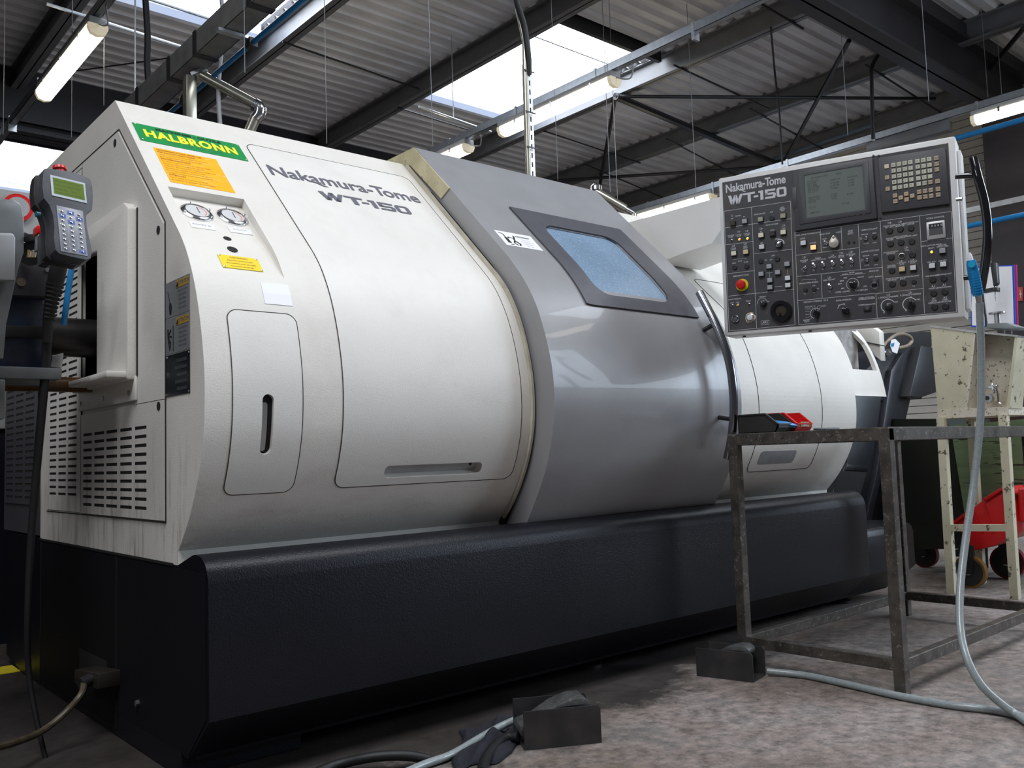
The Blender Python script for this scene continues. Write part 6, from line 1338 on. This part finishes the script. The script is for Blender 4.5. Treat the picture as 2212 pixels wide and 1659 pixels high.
def cart():
    T = thing('chip_cart', 'dark and green chip cart on casters behind the cream stand', 'cart', (5.0, 2.3, 0))
    X = 4.86
    gr = mat('worn green paint', (.20, .29, .15), .5, var=.15, vscale=8, chips=(.035, .022, .018), chip_amt=.95, cscale=9, stretch=(1, .4, 4.0), dirt=(.25, .27, .22), dirt_amt=.5, dscale=5)
    dkg = mat('black green paint', (.006, .008, .004), .5, var=.5, vscale=6)
    def px_(pts, x, depth, name, m, bevel=0.0, par=T, **k): return build(MB().prism([OX(a, b, x) for a, b in pts], (depth, 0, 0)), name, m, par, bevel=bevel, **k)
    px_([(1915, 905), (2046, 905), (2052, 935), (2092, 1185), (1925, 1188)], X, .55, 'side_wall', dkg)
    px_([(2048, 920), (2212, 905), (2225, 1150), (2092, 1188)], X + .02, .40, 'hopper_wall', gr, label='flaking green hopper wall')
    px_([(2060, 1188), (2116, 1186), (2118, 1232), (2108, 1234), (2100, 1205), (2062, 1202)], X - .05, .10, 'caster_bracket', M_BLACK)
    def caster(px, py, x, r, m):
        c = OX(px, py, x); c.z = r; rim = build(MB().tube([c + Vector((-.018, 0, 0)), c + Vector((.018, 0, 0))], [r, r], 30), 'caster_tyre', m, T, smooth=True)
        rim.rotation_euler = (0, 0, 0); build(MB().tube([c + Vector((-.021, 0, 0)), c + Vector((.021, 0, 0))], r*.86, 26), 'caster_wheel', M_BLACK, T, smooth=True)
        build(MB().tube([c + Vector((-.026, 0, 0)), c + Vector((.026, 0, 0))], r*.22, 14), 'hub', M_STEEL, T, smooth=True)
        build(MB().prism([c + Vector((-.028, -.02, -.01)), c + Vector((-.028, .02, -.01)), c + Vector((-.028, .04, r + .05)), c + Vector((-.028, -.04, r + .05))], (.004, 0, 0)), 'fork', M_BLACK, T)
    rt = mat('red tyre', (.18, .006, .015), .4, var=.1); ot = mat('amber tyre', (.20, .10, .02), .4, var=.1)
    caster(2096, 1238, 4.60, .078, ot); caster(1998, 1200, 5.20, .075, rt); caster(2178, 1215, 5.0, .085, rt)
    R = thing('red_bin', 'large red plastic bin tipped over on the cart behind the stand rail', 'bin', OX(2120, 1190, 4.66))
    px_([(2058, 1128), (2072, 1118), (2098, 1100), (2124, 1080), (2128, 1074), (2164, 1055), (2180, 1070), (2186, 1090), (2192, 1150), (2150, 1178), (2104, 1190), (2085, 1160)], 4.64, .22, 'shell', M_REDD, .006, par=R)
    px_([(2056, 1127), (2098, 1097), (2100, 1103), (2060, 1132)], 4.62, .26, 'rim', M_REDD, .002, par=R); px_([(2124, 1076), (2164, 1052), (2182, 1068), (2178, 1074), (2163, 1060), (2126, 1083)], 4.62, .26, 'rim', M_REDD, .002, par=R)
    for a, b in (((2100, 1100), (2122, 1150)), ((2126, 1090), (2146, 1150)), ((2170, 1066), (2180, 1120))): build(MB().beam(OX(*a, 4.636), OX(*b, 4.636), .008, .010), 'rib', M_REDD, R)
    px_([(2199, 1055), (2206, 1058), (2212, 1120), (2209, 1128), (2200, 1125)], 4.70, .1, 'second_bin', M_REDD, .002, par=R)
    B = build(MB().prism([OX(1955, 906, 5.6), OX(2212, 900, 5.6), OX(2212, 925, 5.6), OX(1955, 925, 5.6)], (.3, 0, 0)), 'bench', mat('oxide brown bench', (.05, .022, .02), .5, var=.2)); props(B, 'dark oxide brown bench top seen through the stand legs', 'bench')
    for a, b, c_, d, col, nm, lab in ((2193, 810, 2201, 829, (.55, .08, .07), 'safety_sign', 'small red safety sign on the dark column, lower one'), (2192, 829, 2201, 840, (.08, .45, .10), 'safety_sign', 'small green safety sign under the lower red one'), (2199, 620, 2209, 650, (.55, .14, .12), 'safety_sign', 'small red safety sign on the dark column beside the papers')):
        o = build(MB().prism([OX(a, b, 10.97), OX(c_, b, 10.97), OX(c_, d, 10.97), OX(a, d, 10.97)], (.01, 0, 0)), nm, mat('sign %s' % lab[:22], col, .5, var=.1)); props(o, lab, 'sign')
        e = OX((a + c_)/2, (b + d)/2, 10.965); q = OX(c_, d, 10.965)
        w = abs(q.y - e.y); h = abs(q.z - e.z); m = MB(); m.box((10.965, e.y - w*.7, e.z - h*.1), (10.969, e.y + w*.5, e.z + h*.1)); m.box((10.965, e.y - w*.1, e.z - h*.5), (10.969, e.y + w*.1, e.z + h*.6)); build(m, 'pictogram', M_WHITE, o)
cart()

def conveyor():
    T = thing('chip_conveyor', 'black chip conveyor rising at the right end of the machine', 'conveyor', (4.0, 2.4, 0))
    bk = mat('conveyor blue black', (.009, .010, .014), .38, var=.15, vscale=8, bump=.2, bscale=260)
    def py(pts, yy, depth, name, m, bevel=0.004, par=T, **k): return build(MB().prism([OY(a, b, yy) for a, b in pts], (0, depth, 0)), name, m, par, bevel=bevel, **k)
    y = 2.42
    py([(1896, 774), (1952, 749), (1992, 748), (1992, 862), (1968, 858), (1956, 912), (1938, 1000), (1905, 1136), (1876, 1136), (1790, 1110), (1800, 1060), (1830, 1000), (1840, 850), (1870, 800)], y, .45, 'chute_body', bk)
    py([(1926, 800), (1950, 762), (1960, 760), (1944, 812), (1932, 880), (1916, 960), (1905, 1030), (1880, 1136), (1868, 1136), (1894, 1020), (1912, 900)], y - .03, .035, 'side_rib', mat('conveyor side paint', (.018, .019, .026), .35, var=.12, bump=.2, bscale=260), .003)
    py([(1990, 747), (2022, 752), (2024, 847), (1986, 860), (1966, 856)], y - .06, .45, 'drive_housing', mat('drive housing paint', (.016, .016, .019), .4, var=.1), .004)
    py([(1904, 722), (1920, 719), (2014, 716), (2012, 752), (1950, 752), (1905, 772)], y + .3, .3, 'upper_hood', M_DARK, .003)
    py([(1830, 1003), (1878, 1008), (1874, 1018), (1826, 1016)], y - .005, .02, 'latch_strip', bk, .002)
    py([(1812, 1018), (1872, 1020), (1856, 1078), (1800, 1076)], y - .004, .004, 'chip_mouth', M_DARK, 0)
    build(MB().cyl((4.6, 2.7, 0), (4.6, 2.7, .9), .03), 'support_leg', bk, T, smooth=True)
    for a, b in ((1922, 792), (1904, 864)):
        p = OY(a, b, y); build(MB().tube([p, p + Vector((0, -.006, 0))], .006, 10), 'bolt', M_BLACK, T, smooth=True)
    # white covers of the machine's far end
    W = MACH
    build(MB().prism([OX(*q, 4.10) for q in ((1838, 700), (1880, 702), (1899, 716), (1903, 780), (1890, 770), (1868, 738))], (.05, 0, 0)), 'rear_end_cover', M_CREAM2, W, bevel=.006)
    build(MB().prism([OX(*q, 4.09) for q in ((1869, 738), (1909, 746), (1909, 748), (1869, 740))], (.01, 0, 0)), 'panel_seam', M_SEAM, W)
    # looped brown hose with a paper tag
    L = thing('looped_hose', 'brown looped hose with a paper tag on top of the conveyor', 'hose', OY(1935, 750, y - .02))
    build(MB().tube(crv([OY(*q, y - .03) for q in ((1908, 748), (1920, 735), (1935, 724), (1952, 722), (1966, 728), (1969, 738), (1960, 747), (1940, 752))], 6), .010, 12), 'hose', mat('brown hose', (.20, .16, .12), .5, var=.25, vscale=30), L, smooth=True)
    py([(1926, 734), (1934, 732), (1944, 742), (1938, 764), (1928, 760), (1924, 748)], y - .06, .003, 'paper_tag', M_PAPER, 0, par=L)
    py([(1926, 742), (1932, 740), (1931, 748), (1926, 748)], y - .063, .002, 'tag_print', M_BLUEP, 0, par=L)
    py([(1911, 760), (1922, 754), (1928, 764), (1918, 771)], y - .05, .02, 'clip', M_CHROME, .002, par=L)
conveyor()

def rear_pipes():
    D = 5.2
    T = thing('extraction_duct', 'galvanised extraction pipe with elbow rising behind the machine top', 'duct', OD(480, 250, D))
    gp = M_GALVP
    build(MB().tube([OD(436, 163, D), OD(556, 228, D)], .030, 20), 'cross_pipe', gp, T, smooth=True)
    build(MB().tube(crv([OD(550, 225, D), OD(561, 233, D), OD(560, 246, D), OD(553, 256, D)], 5), .036, 18), 'elbow', M_CHROME, T, smooth=True)
    build(MB().tube([OD(553, 252, D), OD(532, 300, D)], .031, 20), 'drop_pipe', gp, T, smooth=True)
    build(MB().beam(OD(410, 165, D), OD(410, 300, D), .062, .062), 'square_post', gp, T, bevel=.004)
    build(MB().beam(OD(416, 163, D), OD(446, 150, D), .05, .02), 'mounting_plate', M_GALV, T)
    build(MB().tube([OD(549, 226, D), OD(556, 230, D)], .037, 18), 'clamp_ring', M_CHROME, T, smooth=True)
    D2 = 6.5
    T = thing('extraction_duct', 'galvanised pipe slanting down just right of the grey door ridge', 'duct', OD(1320, 435, D2))
    build(MB().tube([OD(1284, 414, D2), OD(1350, 452, D2)], .035, 20), 'cross_pipe', gp, T, smooth=True)
    build(MB().tube([OD(1348, 451, D2), OD(1368, 462, D2)], .028, 16), 'joint', M_CHROME, T, smooth=True)
    build(MB().lathe([(.045, 0), (.045, .03), (.02, .05)], Matrix.Translation(OD(1288, 412, D2)), 16), 'collar', M_CHROME, T, smooth=True)
    g_ = OD(1368, 462, D2); build(MB().tube([g_, Vector((g_.x, g_.y, 0))], .028, 16), 'drop_pipe', gp, T, smooth=True)
    # slotted post on the machine top
    y = 3.05
    T = thing('slotted_post', 'slotted steel post carrying a cable up from the machine top', 'post', OY(1150, 385, y))
    p0 = OY(1151, 395, y); p1 = OY(1143, 138, y); p1 = Vector((p0.x - .006, y, p1.z)); 
    base_z = 1.775; p0.z = base_z
    w = .034
    build(MB().box((p0.x - w/2, y - .002, base_z), (p0.x + w/2, y, p1.z)), 'channel_web', M_STEEL, T)
    build(MB().box((p0.x - w/2, y, base_z), (p0.x - w/2 + .003, y + .03, p1.z)), 'channel_flange', M_STEEL, T); build(MB().box((p0.x + w/2 - .003, y, base_z), (p0.x + w/2, y + .03, p1.z)), 'channel_flange', M_STEEL, T)
    k = 0; sl = None; zz = base_z + .03
    while zz < p1.z - .04:
        if sl is None: sl = build(MB().box((p0.x - .0035, y - .0028, zz), (p0.x + .0035, y - .002, zz + .024)), 'slot', M_DARK, T); z00 = zz
        else: copy_part(sl, (0, 0, zz - z00), T)
        zz += .044
    c = [Vector((p0.x - .030, y - .005, base_z)), Vector((p0.x - .030, y - .005, p1.z - .1)), Vector((p0.x - .028, y - .005, p1.z))]
    build(MB().tube(c + [OY(1133, 90, y), OY(1120, 30, y), OY(1112, -20, y)], .012, 14), 'chrome_conduit', M_GALVP, T, smooth=True)
    build(MB().tube(crv([Vector((p0.x - .012, y - .012, p1.z - .06)), OY(1141, 120, y - .02), OY(1133, 60, y - .02), OY(1118, 10, y - .02), OY(1110, -30, y - .02)], 6), .015, 14), 'black_cable', M_RUBBER, T, smooth=True)
    for z in (p1.z - .05, p1.z - .25, p1.z - .42): build(MB().box((p0.x - .045, y - .02, z), (p0.x + w/2 + .002, y - .016, z + .006)), 'cable_tie', M_BLACK, T)
    # cable tray with blue air pipe
    T = thing('cable_tray', 'heavy grey cable tray slanting across the upper left', 'cable tray', (1.95, 5.3, 3.0))
    gm = mat('dusty grey tray', (.22, .22, .21), .5, .3, var=.2, vscale=10)
    ya, yb = 3.2, 7.4
    tr = build(MB().box((1.88, ya, 3.0), (2.005, yb, 3.004)), 'tray_floor', gm, T)
    build(MB().box((1.88, ya, 3.0), (1.884, yb, 3.13)), 'tray_side', gm, T); build(MB().box((2.001, ya, 3.0), (2.005, yb, 3.05)), 'tray_side', gm, T)
    build(MB().box((1.885, ya, 3.03), (1.99, yb, 3.12)), 'cable_duct', mat('duct grey', (.17, .17, .16), .5, var=.15), T)
    for y_ in (4.05, 4.75, 5.15, 5.7, 6.3): build(MB().box((1.875, y_, 2.995), (2.01, y_ + .05, 3.135)), 'tray_strap', M_BLACK, T)
    for y_ in (4.4, 5.95):
        build(MB().cyl((1.94, y_, 3.1), (1.94, y_, 5.2), .006, n=8), 'hanger_rod', M_GALV, T)
        build(MB().box((1.85, y_ - .02, 2.98), (2.06, y_ + .02, 2.996)), 'hanger_bracket', M_GALV, T)
    o = build(MB().tube([(2.04, 3.2, 2.965), (2.04, 7.4, 2.965)], .014, 14), 'air_pipe_or_reflection', M_BLUEP, smooth=True); props(o, 'blue air pipe clipped under the cable tray', 'pipe')
    for y_ in (4.4, 5.35): build(MB().box((2.015, y_ - .03, 2.94), (2.065, y_ + .03, 2.99)), 'pipe_coupling', M_BLACK, o, bevel=.004)
    # blue pipes on the right
    for a, b, zz, lab in (((2062, 300), (2230, 250), 3.78, 'blue air pipe below the lamp rail at the right edge'), ((2075, 492), (2230, 448), 2.72, 'blue air pipe low on the wall beside the black handle')):
        p = OZ(*a, zz); q = OZ(*b, zz); q.x = p.x; o = build(MB().tube([p + Vector((0, .6, 0)), q], .028 if zz > 3 else .025, 12), 'air_pipe_or_reflection', M_BLUEP, smooth=True); props(o, lab, 'pipe')
    o = build(MB().tube([OX(1655, 350, 11.6), OX(1890, 268, 11.6)], .022, 10), 'air_pipe_or_reflection', mat('pale blue reflection tint', (.12, .17, .24), .4, var=.1), smooth=True); props(o, 'pale blue bar standing in for a reflection under the last roof beam', 'pipe')  # pale bar stands in for a bluish reflection on the beam bottom
    o = build(MB().beam(OX(2070, 460, 10.5), OX(2230, 425, 10.5), .05, .06), 'wall_rail', M_RAIL); props(o, 'galvanised rail crossing the wall behind the black handle', 'rail')
rear_pipes()
